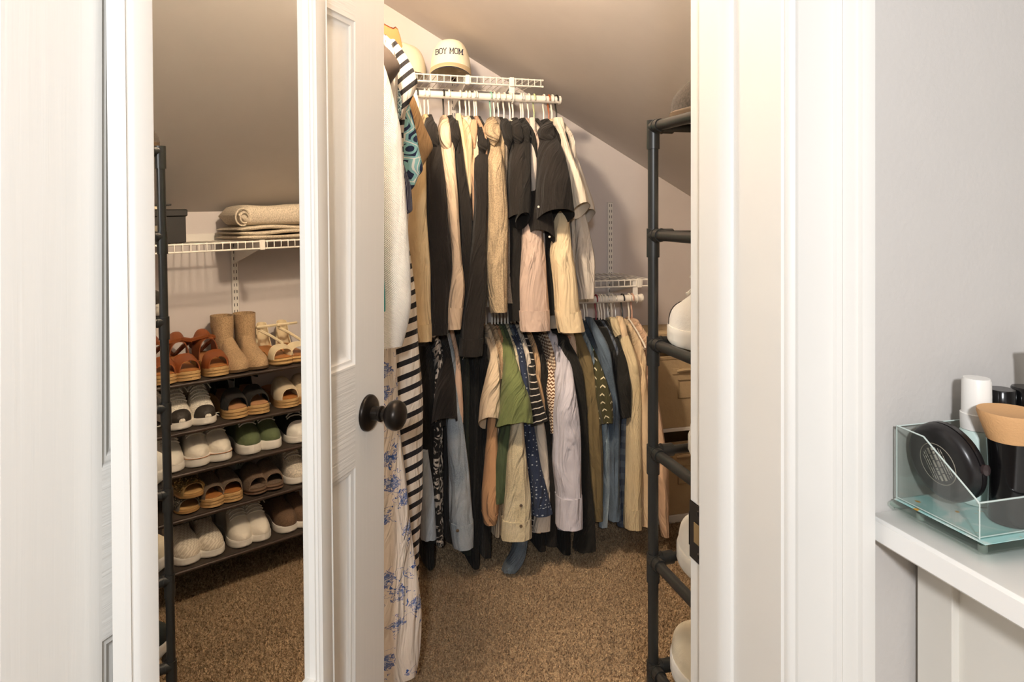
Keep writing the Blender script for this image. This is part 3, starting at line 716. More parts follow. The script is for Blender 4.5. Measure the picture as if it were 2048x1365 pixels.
def make_shoe(style, side, name, label, group, c1, c2=None, L=.25, Wd=.079):
    r = thing(name, label, 'shoe', (0, 0, 0), group=group)
    bd = lambda b, n, m, p=r: b.build(n, m, p, local=True)
    if style in ('sneaker', 'runner', 'slipon', 'chunky'):
        th = .026 if style != 'chunky' else .034; he = .004 if style != 'runner' else .012
        so = bd(sole(L, Wd * 1.04, side, th, he), 'sole', M_rub)
        if c2 == 'brownline':
            b = B(); b.tube([(x * 1.012 - L * .006, y * 1.015, stop_z(x / L, th, he) - .006) for x, y in footprint(L, Wd * 1.045, side)], .0012, 5, True); bd(b, 'foxing_stripe', M_tanl, so)
        prof = SNK if style != 'slipon' else LOW; ko = .50 if style != 'slipon' else .47
        col = COLR if style != 'slipon' else [(0, .062), (.1, .056), (.3, .046), (.47, .068)]
        up = bd(upper(L, Wd, side, th, he, prof, 0, 1, ko, col), 'upper', c1)
        bd(insole(L, Wd, side, th, he), 'insole', M_in)
        if style != 'slipon':
            b = B(); R = []
            for k in range(7):
                f = k / 6; x = L * (.66 - .30 * f); z = stop_z(.5, th, he) + .056 + .032 * f; w = .016 + .006 * f
                R.append([(x, cyc(side, .5) - w, z - .004), (x + .002, cyc(side, .5), z + .002), (x, cyc(side, .5) + w, z - .004), (x - .005, cyc(side, .5) + w * .9, z - .006), (x - .005, cyc(side, .5) - w * .9, z - .006)])
            b.rings(R); bd(b, 'tongue', c1)
            b = B()
            for k in range(5):
                t_ = .53 + k * .042; b.tube([arch_pt(L, Wd, side, th, he, prof, t_ + .012 * ((q > 0) * 2 - 1) * (1 if k % 2 else -1) * abs(q), q, .003) for q in (-.42, -.2, 0, .2, .42)], .0024, 6)
            for s_ in (-1, 1):
                p0 = Vector(arch_pt(L, Wd, side, th, he, prof, .52, 0, .005)); b.tube([p0 + Vector((.01 * math.sin(a) - .004, s_ * (.004 + .022 * math.sin(a / 2) ** 2 * 1.3), .010 * math.sin(a))) for a in np.linspace(0, 2 * math.pi, 12)], .002, 5)
                b.tube([p0, p0 + Vector((.004, s_ * .012, .004)), p0 + Vector((.02, s_ * .030, -.006)), p0 + Vector((.032, s_ * .038, -.022))], .0019, 5)
            bd(b, 'laces', M_lace if c2 != 'black' else fabric('#d8d4cc'))
        if style in ('runner', 'sneaker') and c2 and c2 not in ('brownline', 'black'):
            b = upper(L, Wd * 1.02, side, th, he, [(p[0], p[1] + .0015) for p in prof], .86 if style == 'runner' else 0.0, .985 if style == 'runner' else .10, None if style == 'runner' else .5, COLR, n=8); bd(b, 'toe_patch' if style == 'runner' else 'heel_patch', c2)
        if c2 == 'black':
            b = upper(L, Wd * 1.015, side, th, he, [(p[0], p[1] + .002) for p in prof], .78, 1, None, n=10); bd(b, 'toe_cap', M_rub)
    elif style in ('slide', 'mule'):
        th, he = (.020, .006) if style == 'slide' else (.030, .012)
        bd(sole(L, Wd, side, th, he, layers=2 if style == 'slide' else 3), 'sole', M_cork if c2 is None else c2)
        bd(insole(L, Wd, side, th, he, .95), 'insole', M_tanl if style == 'mule' else c1)
        bd(upper(L, Wd, side, th, he, [(.4, .062), (.55, .066), (.7, .052), (.9, .040)], .46, .90, wide=1.02, n=14), 'vamp', c1)
    elif style == 'espsandal':
        th, he = .030, .022
        bd(sole(L, Wd, side, th, he, layers=3), 'sole', M_cork); bd(insole(L, Wd, side, th, he, .95), 'insole', M_tanl)
        pr = [(.1, .07), (.35, .082), (.55, .068), (.7, .052), (.9, .040)]
        bd(upper(L, Wd, side, th, he, pr, .66, .90, wide=1.02, n=9), 'toe_band', c1)
        bd(upper(L, Wd, side, th, he, [(.2, .095), (.5, .075)], .16, .42, wide=1.10, n=10), 'ankle_band', c1)
        b = B(); b.tube([(L * .03, 0, .055), (L * .06, .030, .085), (L * .28, .040, .110), (L * .42, .0, .125), (L * .28, -.040, .110), (L * .06, -.030, .085)], .0085, 6, True); bd(b, 'ankle_strap', c1)
    elif style == 'tiesandal':
        th, he = .032, .03
        bd(sole(L, Wd, side, th, he, layers=3), 'sole', M_cork); bd(insole(L, Wd, side, th, he, .95), 'insole', plain('sandal_insole', '#b98a62', .6))
        pr = [(.1, .07), (.35, .082), (.55, .068), (.7, .052), (.9, .040)]
        bd(upper(L, Wd, side, th, he, pr, .60, .88, wide=1.02, n=9), 'toe_band', c1)
        b = upper(L, Wd, side, th, he, [(0, .1), (.3, .1)], 0, .26, .5, [(0, .085), (.12, .08), (.26, .02)], n=10); bd(b, 'heel_counter', c1)
        b = B()
        for s_ in (-1, 1): b.tube([(L * .10, s_ * .028, .108), (L * .25, s_ * .034, .122), (L * .40, s_ * .01, .126), (L * .46, -s_ * .028, .11)], .004, 6)
        bd(b, 'ankle_tie', c1)
    elif style == 'strapsandal':
        th, he = .024, .016
        bd(sole(L, Wd, side, th, he, layers=2), 'sole', M_cork); bd(insole(L, Wd, side, th, he, .95), 'insole', M_tanl)
        bd(upper(L, Wd, side, th, he, [(.6, .055), (.7, .048), (.9, .036)], .68, .86, wide=1.03, n=8), 'toe_band', c1)
        b = B(); b.tube([(L * .66, -.034, .04), (L * .54, -.030, .068), (L * .40, .0, .095), (L * .26, .030, .115)], .0052, 6); bd(b, 'cross_strap', c1)
        b = B(); b.tube([(L * .0, 0, .115), (L * .08, .034, .120), (L * .30, .036, .128), (L * .38, .0, .130), (L * .30, -.036, .128), (L * .08, -.034, .120)], .0055, 6, True); bd(b, 'ankle_strap', c1)
        b = upper(L, Wd, side, th, he, [(0, .1), (.3, .1)], 0, .13, .5, [(0, .098), (.06, .094), (.13, .03)], n=8); bd(b, 'heel_counter', c1)
    elif style == 'jewel':
        th, he = .012, .004
        bd(sole(L, Wd, side, th, he), 'sole', plain('gold_sole', '#a98350', .5)); bd(insole(L, Wd, side, th, he, .95), 'insole', plain('gold_insole', '#c6a06a', .5))
        bd(upper(L, Wd, side, th, he, [(.5, .05), (.7, .042), (.9, .034)], .62, .88, wide=1.02, n=9), 'toe_band', c1)
        b = B(); rr = random.Random(4)
        for k in range(150):
            t_ = rr.uniform(.63, .88); q = rr.uniform(-.9, .9); p = arch_pt(L, Wd, side, th, he, [(.5, .05), (.7, .042), (.9, .034)], t_, q, .002, 1.02); z = rr.uniform(.0022, .0042)
            b.lathe([(.0002, -z), (z, 0), (.0002, z)], 4, p, (rr.uniform(-1, 1), rr.uniform(-1, 1), 1))
        o = bd(b, 'rhinestones', c2); o['kind'] = 'stuff'
    elif style == 'boot':
        th, he = .012, .022
        bd(sole(L, Wd, side, th, he), 'sole', plain('boot_sole', '#5a4630', .6))
        pr = [(0, .10), (.2, .11), (.4, .10), (.55, .075), (.7, .056), (.85, .044), (.95, .03), (1, .004)]
        bd(upper(L, Wd, side, th, he, pr, 0, 1), 'foot', c1)
        b = B(); R = []; 
        for k in range(13):
            f = k / 12; z = .05 + .135 * f; cx = L * (.25 - .035 * f); hx = .066 - .016 * min(1, f * 1.6) + .004 * f; hy = .030 + .010 * f
            R.append([(cx + hx * math.cos(a) * (1 + .03 * math.sin(3 * a + k)), hy * math.sin(a) * (1 + .03 * math.cos(2 * a + k)), z) for a in np.linspace(0, 2 * math.pi, 24, False)])
        top = R[-1]; cx = L * .215
        R.append([(cx + (p[0] - cx) * .93, p[1] * .93, p[2]) for p in top]); R.append([(cx + (p[0] - cx) * .88, p[1] * .88, p[2] - .05) for p in top])
        b.rings(R); bd(b, 'shaft', c1)
    elif style == 'loafer':
        th, he = .012, .014
        bd(sole(L, Wd, side, th, he), 'sole', plain('boot_sole', '#5a4630', .6)); bd(upper(L, Wd, side, th, he, LOW, 0, 1, .45, [(0, .06), (.3, .045), (.45, .066)]), 'upper', c1); bd(insole(L, Wd, side, th, he), 'insole', M_in)
    return r
def copy_tree(o, parent=None):
    c = o.copy(); COL.objects.link(c); c.parent = parent
    for ch in [k for k in o.children]: copy_tree(ch, c)
    return c
def pair(style, name, label, group, c1, c2, spots, L=.25, Wd=.085):
    """spots: (x, y, z, heading of the toe in degrees, side); the second of a side is a copy"""
    made = {}
    for x, y, z, hd, sd in spots:
        if sd in made: o = copy_tree(made[sd])
        else: o = make_shoe(style, sd, name, label, group, c1, c2, L, Wd); made[sd] = o
        a = math.radians(hd); o.location = (x, y, z); o.rotation_euler = (0, 0, a)
def rackspots(ys, tier, hd=180, x=1.665, dz=0):
    out = []
    for i, y in enumerate(ys): out.append((x, y, RT[tier] - .003 + dz, hd + (1.5 if i % 2 else -1), 1 if i % 2 else -1))
    return out
def F_(*a, **k): return fabric(*a, drape=False, **k)
brownlea = plain('brown_leather', '#8a4a24', .5, 0, .15, 90, .15)
pair('espsandal', 'wedge_sandal', 'brown leather strap sandal with a rope sole on the top shoe tier', 'brown rope sole sandals', brownlea, None, [(1.655, y, RT[0] - .003, 180 + a, s) for y, a, s in ((1.228, 0, -1), (1.312, 1, 1), (1.396, 0, -1))])
pair('boot', 'ankle_boot', 'tan suede ankle boot on the top shoe tier', 'tan suede ankle boots', F_('#ad906d', 'heather'), None, rackspots([1.464, 1.547], 0, x=1.655))
pair('strapsandal', 'strappy_sandal', 'cream strappy sandal with a tan insole on the top shoe tier', 'cream strappy sandals', plain('cream_leather', '#e3d3b0', .5), None, rackspots([1.625, 1.705], 0, x=1.66))
pair('runner', 'running_shoe', 'white running shoe with a dark sole notch on the second shoe tier', 'white running shoes', F_('#e9e2d4', 'heather'), plain('dark_rubber', '#3a342f', .6), rackspots([1.272, 1.365], 1))
pair('tiesandal', 'wedge_sandal', 'black espadrille sandal with ankle ties on the second shoe tier', 'black espadrille sandals', F_('#1d1916'), None, rackspots([1.456, 1.547], 1, x=1.66))
pair('mule', 'slide_sandal', 'cream open toe slide with a rope sole on the second shoe tier', 'cream slides', F_('#ddcbae'), None, rackspots([1.645, 1.735], 1))
pair('sneaker', 'sneaker', 'plain white lace up sneaker on the third shoe tier beside the pipe rack', 'plain white sneakers', F_('#ece6da'), None, rackspots([1.245], 2))
pair('chunky', 'sneaker', 'white sneaker with a thin brown sole stripe on the third shoe tier', 'brown striped white sneakers', F_('#e9e1d2'), 'brownline', rackspots([1.327, 1.414], 2))
pair('chunky', 'sneaker', 'green canvas sneaker with a white sole on the third shoe tier', 'green sneakers', F_('#5f6a48'), None, rackspots([1.503, 1.590], 2))
pair('sneaker', 'sneaker', 'black and white sneaker on the third shoe tier', 'black and white sneakers', F_('#191817'), 'black', rackspots([1.678, 1.765], 2))
gem1 = plain('gold_rhinestone', '#c9ac76', .15, .8, .3); gem2 = plain('silver_rhinestone', '#a9a49a', .12, .9, .3)
pair('jewel', 'jewelled_sandal', 'silver rhinestone sandal lying at the bottom of its stack', None, F_('#6b665c'), gem2, [(1.655, 1.290, RT[3] - .003, 178, -1)], .235, .082)
pair('jewel', 'jewelled_sandal', 'gold rhinestone sandal stacked on the silver one', None, F_('#8f7447'), gem1, [(1.645, 1.300, RT[3] + .048, 176, 1)], .235, .082)
pair('mule', 'slide_sandal', 'taupe suede slide with a cork rope sole on the fourth shoe tier', 'taupe cork slides', F_('#6f5f50', 'heather'), None, rackspots([1.372, 1.448], 3))
pair('slide', 'slide_sandal', 'brown suede slide with a flat sole on the fourth shoe tier', 'brown flat slides', F_('#75614f', 'heather'), plain('brown_flat_sole', '#6b5340', .7), rackspots([1.522, 1.594], 3))
pair('sneaker', 'sneaker', 'grey and white sneaker on the fourth shoe tier', 'grey and white sneakers', F_('#d9cfbf', 'heather'), F_('#9b948a'), rackspots([1.668, 1.755], 3))
pair('slipon', 'slip_on_shoe', 'white woven slip on shoe on the bottom shoe tier', 'white woven slip ons', F_('#e6ddcd', 'hound', '#cfc4b2', .012), None, rackspots([1.289, 1.379], 4), .25, .094)
pair('sneaker', 'slip_on_shoe', 'white and grey low sneaker on the bottom shoe tier', 'white and grey low sneakers', F_('#e9e1d3'), F_('#8c867d'), rackspots([1.466, 1.544], 4))
pair('slipon', 'slip_on_shoe', 'brown suede slip on shoe with a white sole on the bottom shoe tier', 'brown suede slip ons', F_('#6d5440', 'heather'), None, rackspots([1.630, 1.705], 4))
# shoes on the tall pipe rack, resting on its two rails
def prk(tier, x): return [(x, .762, tiers[tier] + .0075, 90 + random.Random(tier).uniform(-4, 4), 1)]
pair('loafer', 'leather_shoe', 'dark grey shoe on the topmost tier of the pipe rack', None, F_('#4a423b', 'heather'), None, prk(0, .585), .27, .1)
pair('runner', 'running_shoe', 'white sneaker on the second highest tier of the pipe rack', None, F_('#ece7dc'), None, prk(1, .590))
pair('runner', 'running_shoe', 'chunky white running shoe on the pipe rack beside the tan bins', None, F_('#efeae2'), plain('dark_rubber', '#3a342f', .6), prk(2, .585), .27, .1)
pair('sneaker', 'sneaker', 'white sneaker with a grey side slot on the fourth highest pipe rack tier', None, F_('#efece4'), F_('#b9b4ab'), prk(3, .595), .26, .096)
pair('slipon', 'slip_on_shoe', 'white slip on shoe on the pipe rack behind the strike plate', None, F_('#f1ede5'), None, prk(4, .583), .275, .1)
pair('slipon', 'slip_on_shoe', 'cream slip on shoe on the pipe rack third tier above the floor', None, F_('#e4d8bf'), None, prk(5, .583), .275, .1)
pair('sneaker', 'sneaker', 'black sneaker on the pipe rack second tier above the floor', None, F_('#1f2420'), F_('#3f453f'), prk(6, .583), .27, .1)
pair('loafer', 'leather_shoe', 'brown leather shoe on the lowest tier of the pipe rack', None, brownlea, None, prk(7, .575), .285, .098)

# ------------------------------------------------------------------ clothes
def smooth_rows(rows, n):
    A = np.array(rows, float); s = np.concatenate([[0], np.cumsum(np.abs(np.diff(A[:, 0])) + 1e-4)]); q = np.linspace(0, s[-1], n)
    O = np.stack([np.interp(q, s, A[:, k]) for k in range(A.shape[1])], 1)
    for _ in range(2):
        P = O.copy(); P[1:-1] = (O[:-2] + 2 * O[1:-1] + O[2:]) / 4; P[:, 0] = O[:, 0]; O = P
    return O
def cloth(rows, seed=0, fold=.10, n=30, m=26, tilt=0.0, lining=True, tiltx=0.0, sq=.85, slant=0):
    """rows (z, x0, x1, yc, hy) from top to bottom -> a hollow folded fabric tube"""
    rr = random.Random(seed); O = smooth_rows(rows, n); b = B(); R = []; uv = []
    ph = [(k, rr.uniform(0, 6.28), rr.uniform(-7, 7), rr.uniform(.4, 1)) for k in (2, 3, 5, 8)]
    H = max(1e-3, O[0, 0] - O[-1, 0])
    for i, (z, x0, x1, yc, hy) in enumerate(O):
        f = i / (n - 1); xc = (x0 + x1) / 2; hx = max(.003, (x1 - x0) / 2); ring = []; per = 2 * (hx + hy)
        amp = fold * (.35 + .65 * f) * (0 if i == 0 else 1)
        wob = .0035 * math.sin(z * 23 + seed) * fold * 6
        for j in range(m):
            a = 2 * math.pi * j / m; ca, sa = math.cos(a), math.sin(a)
            g = sum(w * math.cos(k * a + p + q * z) for k, p, q, w in ph) / 2.2 * amp
            gx = 1 + .35 * g
            x = xc + hx * (abs(ca) ** sq) * (1 if ca > 0 else -1) * gx + wob * .4
            y = yc + hy * (abs(sa) ** sq) * (1 if sa > 0 else -1) * (1 + g)
            dz = f ** 2 * (-tilt * (sa + 1) + tiltx * ca)
            ring.append((x, y, z + dz)); uv.append((per * j / m, z - slant * x))
        R.append(ring)
    if lining:
        base_ = list(R)
        for k, sc_ in ((1, .93), (max(2, n // 6), .86), (max(3, n // 3), .78)):
            src = base_[-k]; cx = sum(p[0] for p in src) / m; cy = sum(p[1] for p in src) / m
            R.append([(cx + (p[0] - cx) * sc_, cy + (p[1] - cy) * sc_, p[2]) for p in src]); uv += [(0, p[2]) for p in src]
    b.rings(R, True, True, uv); return b
def band(rows, f0, f1, seed, fold, grow=1.06, tilt=0, tiltx=0):
    O = smooth_rows(rows, 40); i0, i1 = int(f0 * 39), int(f1 * 39); P = []
    for z, x0, x1, yc, hy in O[i0:i1 + 1]:
        xc = (x0 + x1) / 2; hx = (x1 - x0) / 2 * grow; P.append((z, xc - hx, xc + hx, yc, hy * grow))
    return cloth(P, seed, fold * .5, 8)
MH = {'white': plain('white_plastic_hanger', '#ece4d6', .35), 'black': plain('black_plastic_hanger', '#1d1b19', .35), 'green': plain('mint_plastic_hanger', '#7fb3a0', .35), 'wood': plain('orange_wood_hanger', '#9c4f1c', .4, 0, .15, 40, .1),
      'red': plain('red_plastic_hanger', '#8c2430', .35), 'metal': plain('chrome_wire_hanger', '#b9b4ab', .25, .9), 'lime': plain('pale_green_hanger', '#b7c08e', .35), 'teal': plain('teal_plastic_hanger', '#4f9c9c', .35), 'peach': plain('peach_plastic_hanger', '#c99c88', .4)}
HN = {}
def hanger(color, x, rod_, tw=0, half=.165, of=None):
    """one hanger over the rod; shares the mesh of its colour"""
    where = 'upper' if rod_ is UR else 'lower'
    if color not in HN:
        r = .0032 if color != 'metal' else .0013; q = B(); rr = RR + r + .0006
        hook = [(0, math.cos(a) * rr, math.sin(a) * rr) for a in np.linspace(math.radians(200), math.radians(-35), 14)]
        hook += [(0, .009, -.032), (0, .0, -.050), (0, 0, -.085)]; q.tube(hook, r, 8)
        arm = [(0, 0, -.085), (0, -.02, -.090), (0, -half * .55, -.122), (0, -half * .95, -.158), (0, -half, -.167), (0, -half * .96, -.173), (0, 0, -.173), (0, half * .96, -.173), (0, half, -.167), (0, half * .95, -.158), (0, half * .55, -.122), (0, .02, -.090)]
        q.tube(arm, r * 1.08, 8, True); o = q.build('clothes_hanger', MH[color]); HN[color] = o; first = True
    else: o = HN[color].copy(); COL.objects.link(o)
    o.location = (x, rod_.y, rod_.z); o.rotation_euler = (0, 0, math.radians(tw))
    d = {'white': 'white plastic', 'black': 'black plastic', 'green': 'mint green plastic', 'wood': 'orange wooden', 'red': 'dark red plastic', 'metal': 'thin chrome wire', 'lime': 'pale green plastic', 'teal': 'teal plastic', 'peach': 'peach plastic'}[color]
    o['category'] = 'hanger'; o['group'] = '%s hangers on the %s rod' % (d, where)
    if of:
        ws = of.split()[:9]
        while ws[-1] in ('the', 'a', 'with', 'of', 'on', 'at', 'in', 'beside', 'between', 'and', 'behind', 'under', 'to', 'below', 'left', 'black', 'upper', 'lower', 'big', 'grey', 'navy', 'two', 'wide', 'thin', 'cream', 'low', 'short', 'pale', 'red', 'small'): ws.pop()
        o['label'] = '%s hanger carrying the %s' % (d, ' '.join(ws))
    else: o['label'] = 'bare %s hanger squeezed among others on the %s closet rod' % (d, where)
    return o
GS = [0]
def px_rows(rows, ya, yb, hy, ramp=70, hmin=.022, top_y=None):
    y0 = rows[0][0]; out = []
    for y, xl, xr in rows:
        f = min(1, (y - y0) / ramp) if ramp else 1; Y = ya + (yb - ya) * f
        p, q = PY(xl, y, Y), PY(xr, y, Y); w = (q.x - p.x) / 2; out.append((p.z, p.x, q.x, Y, max(hmin, min(hy, w * 1.25 + .008)) if hy else hmin))
    return out
def garment(name, cat, label, mat, rod_, hook, rows, kind='long', cuff=None, yf=2.335, ytop=2.47, hang='white', bottom=None, body=True, hy=.045, fold=.14, hood=None, tilt=.028, bmat=None, logo=None, collar=None, ramp=70, bx=None, tiltx=0.0, buttons=()):
    GS[0] += 1; seed = GS[0]
    R = px_rows(rows, ytop, yf, hy, ramp)
    xs_ = PY(hook, HZ, rod_.y).x if hook else (R[min(2, len(R) - 1)][1] + R[min(2, len(R) - 1)][2]) / 2
    zb = bottom if bottom is not None else (1.03 if rod_ is UR else .13)
    g = thing(name, label, cat, (xs_, rod_.y, min(zb, R[-1][0])))
    za = rod_.z - .094
    if body:
        w = .009; wb = .024 if cat in ('dress', 'cardigan', 'pants') else .018
        xe = bx if bx is not None else xs_
        rowsb = [(za + .014, xs_ - w, xs_ + w, rod_.y, .045), (za + .004, xs_ - w, xs_ + w, rod_.y, .062), (za - .022, xs_ - w - .003, xs_ + w + .003, rod_.y, .125), (za - .060, xs_ - w - .005, xs_ + w + .005, rod_.y, .185), (za - .10, xs_ - w - .005, xs_ + w + .005, rod_.y, .208),
                 (za - .17, xs_ - w - .006, xs_ + w + .006, rod_.y + .004, .205), ((za + zb) / 2, xe - w - .005, xe + w + .005, rod_.y + .008, .20), (zb, xe - wb, xe + wb, rod_.y + .008, .205)]
        cloth(rowsb, seed * 3 + 1, .06, 26, 30, sq=.7).build('body', bmat or mat, g)
    if kind == 'short':
        sl = cloth(R, seed, fold, 22, 26, tilt=tilt, tiltx=tiltx)
    else: sl = cloth(R, seed, fold, 34, 24, tilt=.006)
    slo = sl.build('sleeve', mat, g)
    if cuff:
        band(R, cuff, 1.0, seed, fold, 1.05).build('cuff', mat, slo)
    if hood:
        yl, xa, xb = hood[-1]; xm_ = (xa * 2 + xb * 3) / 5
        HR = px_rows(list(hood) + [(yl + 12, xm_ - (xb - xa) * .3, xm_ + (xb - xa) * .3), (yl + 24, xm_ - 1.5, xm_ + 1.5)], ytop - .03, ytop - .10, .05, 40, .006); cloth(HR, seed + 5, .12, 16, 20, lining=False).build('hood', mat, g)
    if collar:
        CR_ = px_rows(collar, ytop, ytop - .05, .03, 30); cloth(CR_, seed + 9, .08, 10, 18, tilt=.012).build('collar', mat, g)
    if logo:
        p = PY(logo[0], logo[1], yf - hy - .004); b = B(); b.lathe([(.0003, -.001), (.004, 0), (.0003, .001)], 8, p, (0, -1, 0)); b.build('logo', MH['white'], slo)
    for bx_, by_ in buttons:
        p = PY(bx_, by_, yf - min(hy, .045) - .003); b = B(); b.lathe([(.0003, -.0015), (.0055, -.001), (.0055, .001), (.0003, .0018)], 10, p, (0, -1, 0)); b.build('button', MH['metal'], slo)
    if hang: hanger(hang, xs_, rod_, random.Random(seed).uniform(-3, 3), of=label)
    return g
cream = fabric('#e6cfa6'); creamp = fabric('#e2c7a8'); blk = fabric('#1e1915'); blk2 = fabric('#161310'); blk3 = fabric('#0e0e0c')
# ---- upper rod, from the left
garment('sweater', 'sweater', 'cream long sleeved sweater beside the striped dress on the upper rod', fabric('#ecd0a0'), UR, 849, [(250, 838, 852), (300, 832, 852), (360, 824, 852), (430, 818, 853), (495, 816, 858), (545, 818, 860), (594, 820, 861), (644, 826, 862), (681, 828, 862)], cuff=.94)
garment('hoodie', 'hoodie', 'black hoodie between the two cream sweaters at the left of the upper rod', blk, UR, 857, [(248, 850, 872), (285, 857, 881), (330, 853, 886), (360, 852, 889), (434, 853, 894), (484, 855, 902), (545, 858, 903), (594, 862, 896), (640, 862, 897), (668, 862, 893)], cuff=.95, hood=[(236, 852, 864), (248, 848, 872), (268, 850, 876), (285, 856, 878)])
garment('hoodie', 'hoodie', 'cream pink hoodie between two black hoodies on the upper rod', creamp, UR, 887, [(252, 878, 900), (300, 880, 909), (360, 889, 913), (434, 894, 917), (470, 898, 920), (495, 903, 922), (532, 902, 924), (569, 897, 929), (600, 893, 927), (622, 892, 924), (657, 892, 921)], cuff=.9, hang='black', hood=[(240, 884, 896), (250, 877, 900), (275, 878, 903), (292, 882, 903)])
garment('hoodie', 'hoodie', 'black hoodie tucked behind the cream pink sleeve on the upper rod', blk, UR, 898, [(242, 895, 916), (285, 906, 923), (334, 912, 929), (410, 915, 942), (470, 921, 945), (520, 923, 940), (580, 926, 940), (650, 925, 938)], yf=2.36, hood=[(238, 897, 910), (248, 894, 916), (275, 898, 918)])
garment('sweater', 'sweater', 'yellow cream top with a tapering point on the upper rod', cream, UR, 920, [(228, 912, 922), (250, 912, 926), (285, 918, 930), (330, 926, 935), (366, 932, 935)], 'long', hang='white', yf=2.40, ytop=2.5)
garment('shirt', 'shirt', 'pale ruffled cream shirt beside the yellow cream top', fabric('#ecdcc0'), UR, 932, [(236, 925, 936), (260, 926, 938), (300, 930, 940), (360, 934, 938)], yf=2.41, ytop=2.5)
garment('shirt', 'shirt', 'black collared shirt beside the ruffled cream shirt', blk, UR, 939, [(255, 936, 944), (285, 936, 946), (360, 934, 944), (450, 938, 948), (520, 938, 950)], yf=2.39)
garment('sweater', 'sweater', 'tan pink knit top pressed between black garments', fabric('#c79f7f'), UR, 949, [(248, 940, 954), (280, 942, 953), (340, 942, 951), (410, 944, 949), (440, 945, 948)], yf=2.37, hood=[(240, 943, 953), (255, 940, 955), (272, 942, 954)])
garment('hoodie', 'hoodie', 'black hoodie with long sleeve beside the grey heather hoodie', blk, UR, 953, [(268, 950, 972), (300, 949, 975), (335, 949, 975), (410, 949, 972), (470, 946, 971), (520, 940, 972), (594, 933, 972), (645, 924, 967), (680, 921, 965), (710, 919, 962)], cuff=.93, hood=[(255, 955, 968), (266, 949, 973), (290, 950, 976)], hy=.05)
garment('hoodie', 'hoodie', 'grey heather hoodie on the mint green hanger', fabric('#b39d7e', 'heather'), UR, 981, [(256, 972, 996), (285, 975, 996), (335, 975, 1008), (410, 975, 1013), (484, 974, 1015), (545, 971, 1014), (594, 976, 1012), (623, 982, 1012)], cuff=.93, hang='green', hood=[(240, 974, 990), (252, 967, 998), (270, 968, 1000)])
garment('sweatshirt', 'sweatshirt', 'dark grey sweatshirt half hidden behind the grey heather hoodie', fabric('#8c7f70', 'heather'), UR, 988.5, [(250, 990, 1004), (290, 992, 1006), (340, 996, 1012), (420, 1004, 1017), (545, 1010, 1024), (605, 1008, 1029)], yf=2.39)
garment('t_shirt', 't-shirt', 'black hooded top beside the grey heather hoodie sleeve', blk2, UR, 997, [(245, 1002, 1020), (285, 1004, 1024), (330, 1008, 1030), (390, 1014, 1036), (450, 1016, 1042), (540, 1016, 1042), (640, 1018, 1042)], yf=2.385, hood=[(238, 1003, 1014), (250, 1000, 1022), (278, 1004, 1024)])
garment('t_shirt', 't-shirt', 'dark brown black t-shirt with a wide sleeve left of the grey shirt', blk, UR, 1026, [(250, 1022, 1046), (285, 1022, 1050), (330, 1018, 1056), (380, 1015, 1060), (428, 1015, 1056)], 'short', hy=.06, tilt=.02, hood=[(242, 1024, 1034), (252, 1018, 1042), (272, 1020, 1046)])
garment('t_shirt', 't-shirt', 'black t-shirt with a curled sleeve end left of the grey shirt', blk2, UR, 1042, [(252, 1036, 1058), (290, 1040, 1060), (350, 1040, 1060), (412, 1031, 1060), (425, 1032, 1059)], 'short', yf=2.30, hy=.06, tilt=.03, hood=[(250, 1040, 1052), (258, 1036, 1060), (275, 1040, 1060)])
garment('shirt', 'shirt', 'thin pale grey shirt squeezed beside the big black t-shirt', fabric('#cfc3b8'), UR, 1057, [(236, 1058, 1068), (270, 1060, 1070), (330, 1061, 1073), (410, 1060, 1071)], yf=2.36)
garment('t_shirt', 't-shirt', 'black t-shirt with a low pointed sleeve under the big black t-shirt', blk, UR, 1068, [(330, 1062, 1082), (380, 1058, 1090), (430, 1054, 1103), (462, 1058, 1106)], 'short', yf=2.335, hy=.06, tilt=.03, hang='lime', logo=(1099, 474), tiltx=-.02)
garment('t_shirt', 't-shirt', 'big black t-shirt with a wide open sleeve at the right of the upper rod', fabric('#1c1714'), UR, 1087.5, [(252, 1077, 1104), (275, 1078, 1111), (310, 1076, 1126), (360, 1074, 1138), (418, 1073, 1145)], 'short', yf=2.28, ytop=2.45, hy=.075, tilt=.035, logo=(1077, 414), hood=[(244, 1092, 1104), (258, 1076, 1104), (272, 1076, 1108)])
garment('shirt', 'shirt', 'mauve long sleeved shirt below the black t-shirts', fabric('#cdb4a4'), UR, 1046, [(400, 1050, 1078), (457, 1043, 1082), (520, 1042, 1090), (569, 1038, 1093), (620, 1038, 1096), (661, 1041, 1097)], cuff=.86, yf=2.355, ytop=2.40)
garment('sweater', 'sweater', 'black long sleeve between the mauve and the cream yellow sleeves', blk3, UR, 1104, [(440, 1084, 1104), (520, 1086, 1110), (590, 1090, 1112), (628, 1092, 1114)], yf=2.39, hang='white')
garment('shirt', 'shirt', 'grey shirt hem peeking between the mauve and the cream yellow cuffs', fabric('#a89c8c'), UR, None, [(560, 1094, 1112), (632, 1096, 1117), (655, 1097, 1118)], yf=2.42, ytop=2.43, hang=None, body=False)
garment('sweater', 'sweater', 'cream yellow long sleeved sweater beside the white t-shirt', fabric('#e8d2ac'), UR, 1097.5, [(400, 1108, 1136), (452, 1106, 1137), (512, 1101, 1145), (569, 1108, 1153), (632, 1113, 1160), (663, 1118, 1167)], cuff=.87, hang='wood', yf=2.33, ytop=2.38)
garment('t_shirt', 't-shirt', 'white t-shirt with an open sleeve at the end of the upper rod', fabric('#e5d9c6'), UR, 1104, [(246, 1108, 1126), (275, 1114, 1132), (310, 1124, 1142), (350, 1133, 1162), (405, 1142, 1176)], 'short', yf=2.32, hy=.06, tilt=.03, collar=[(236, 1106, 1124), (250, 1108, 1128), (268, 1112, 1128)], tiltx=.006)
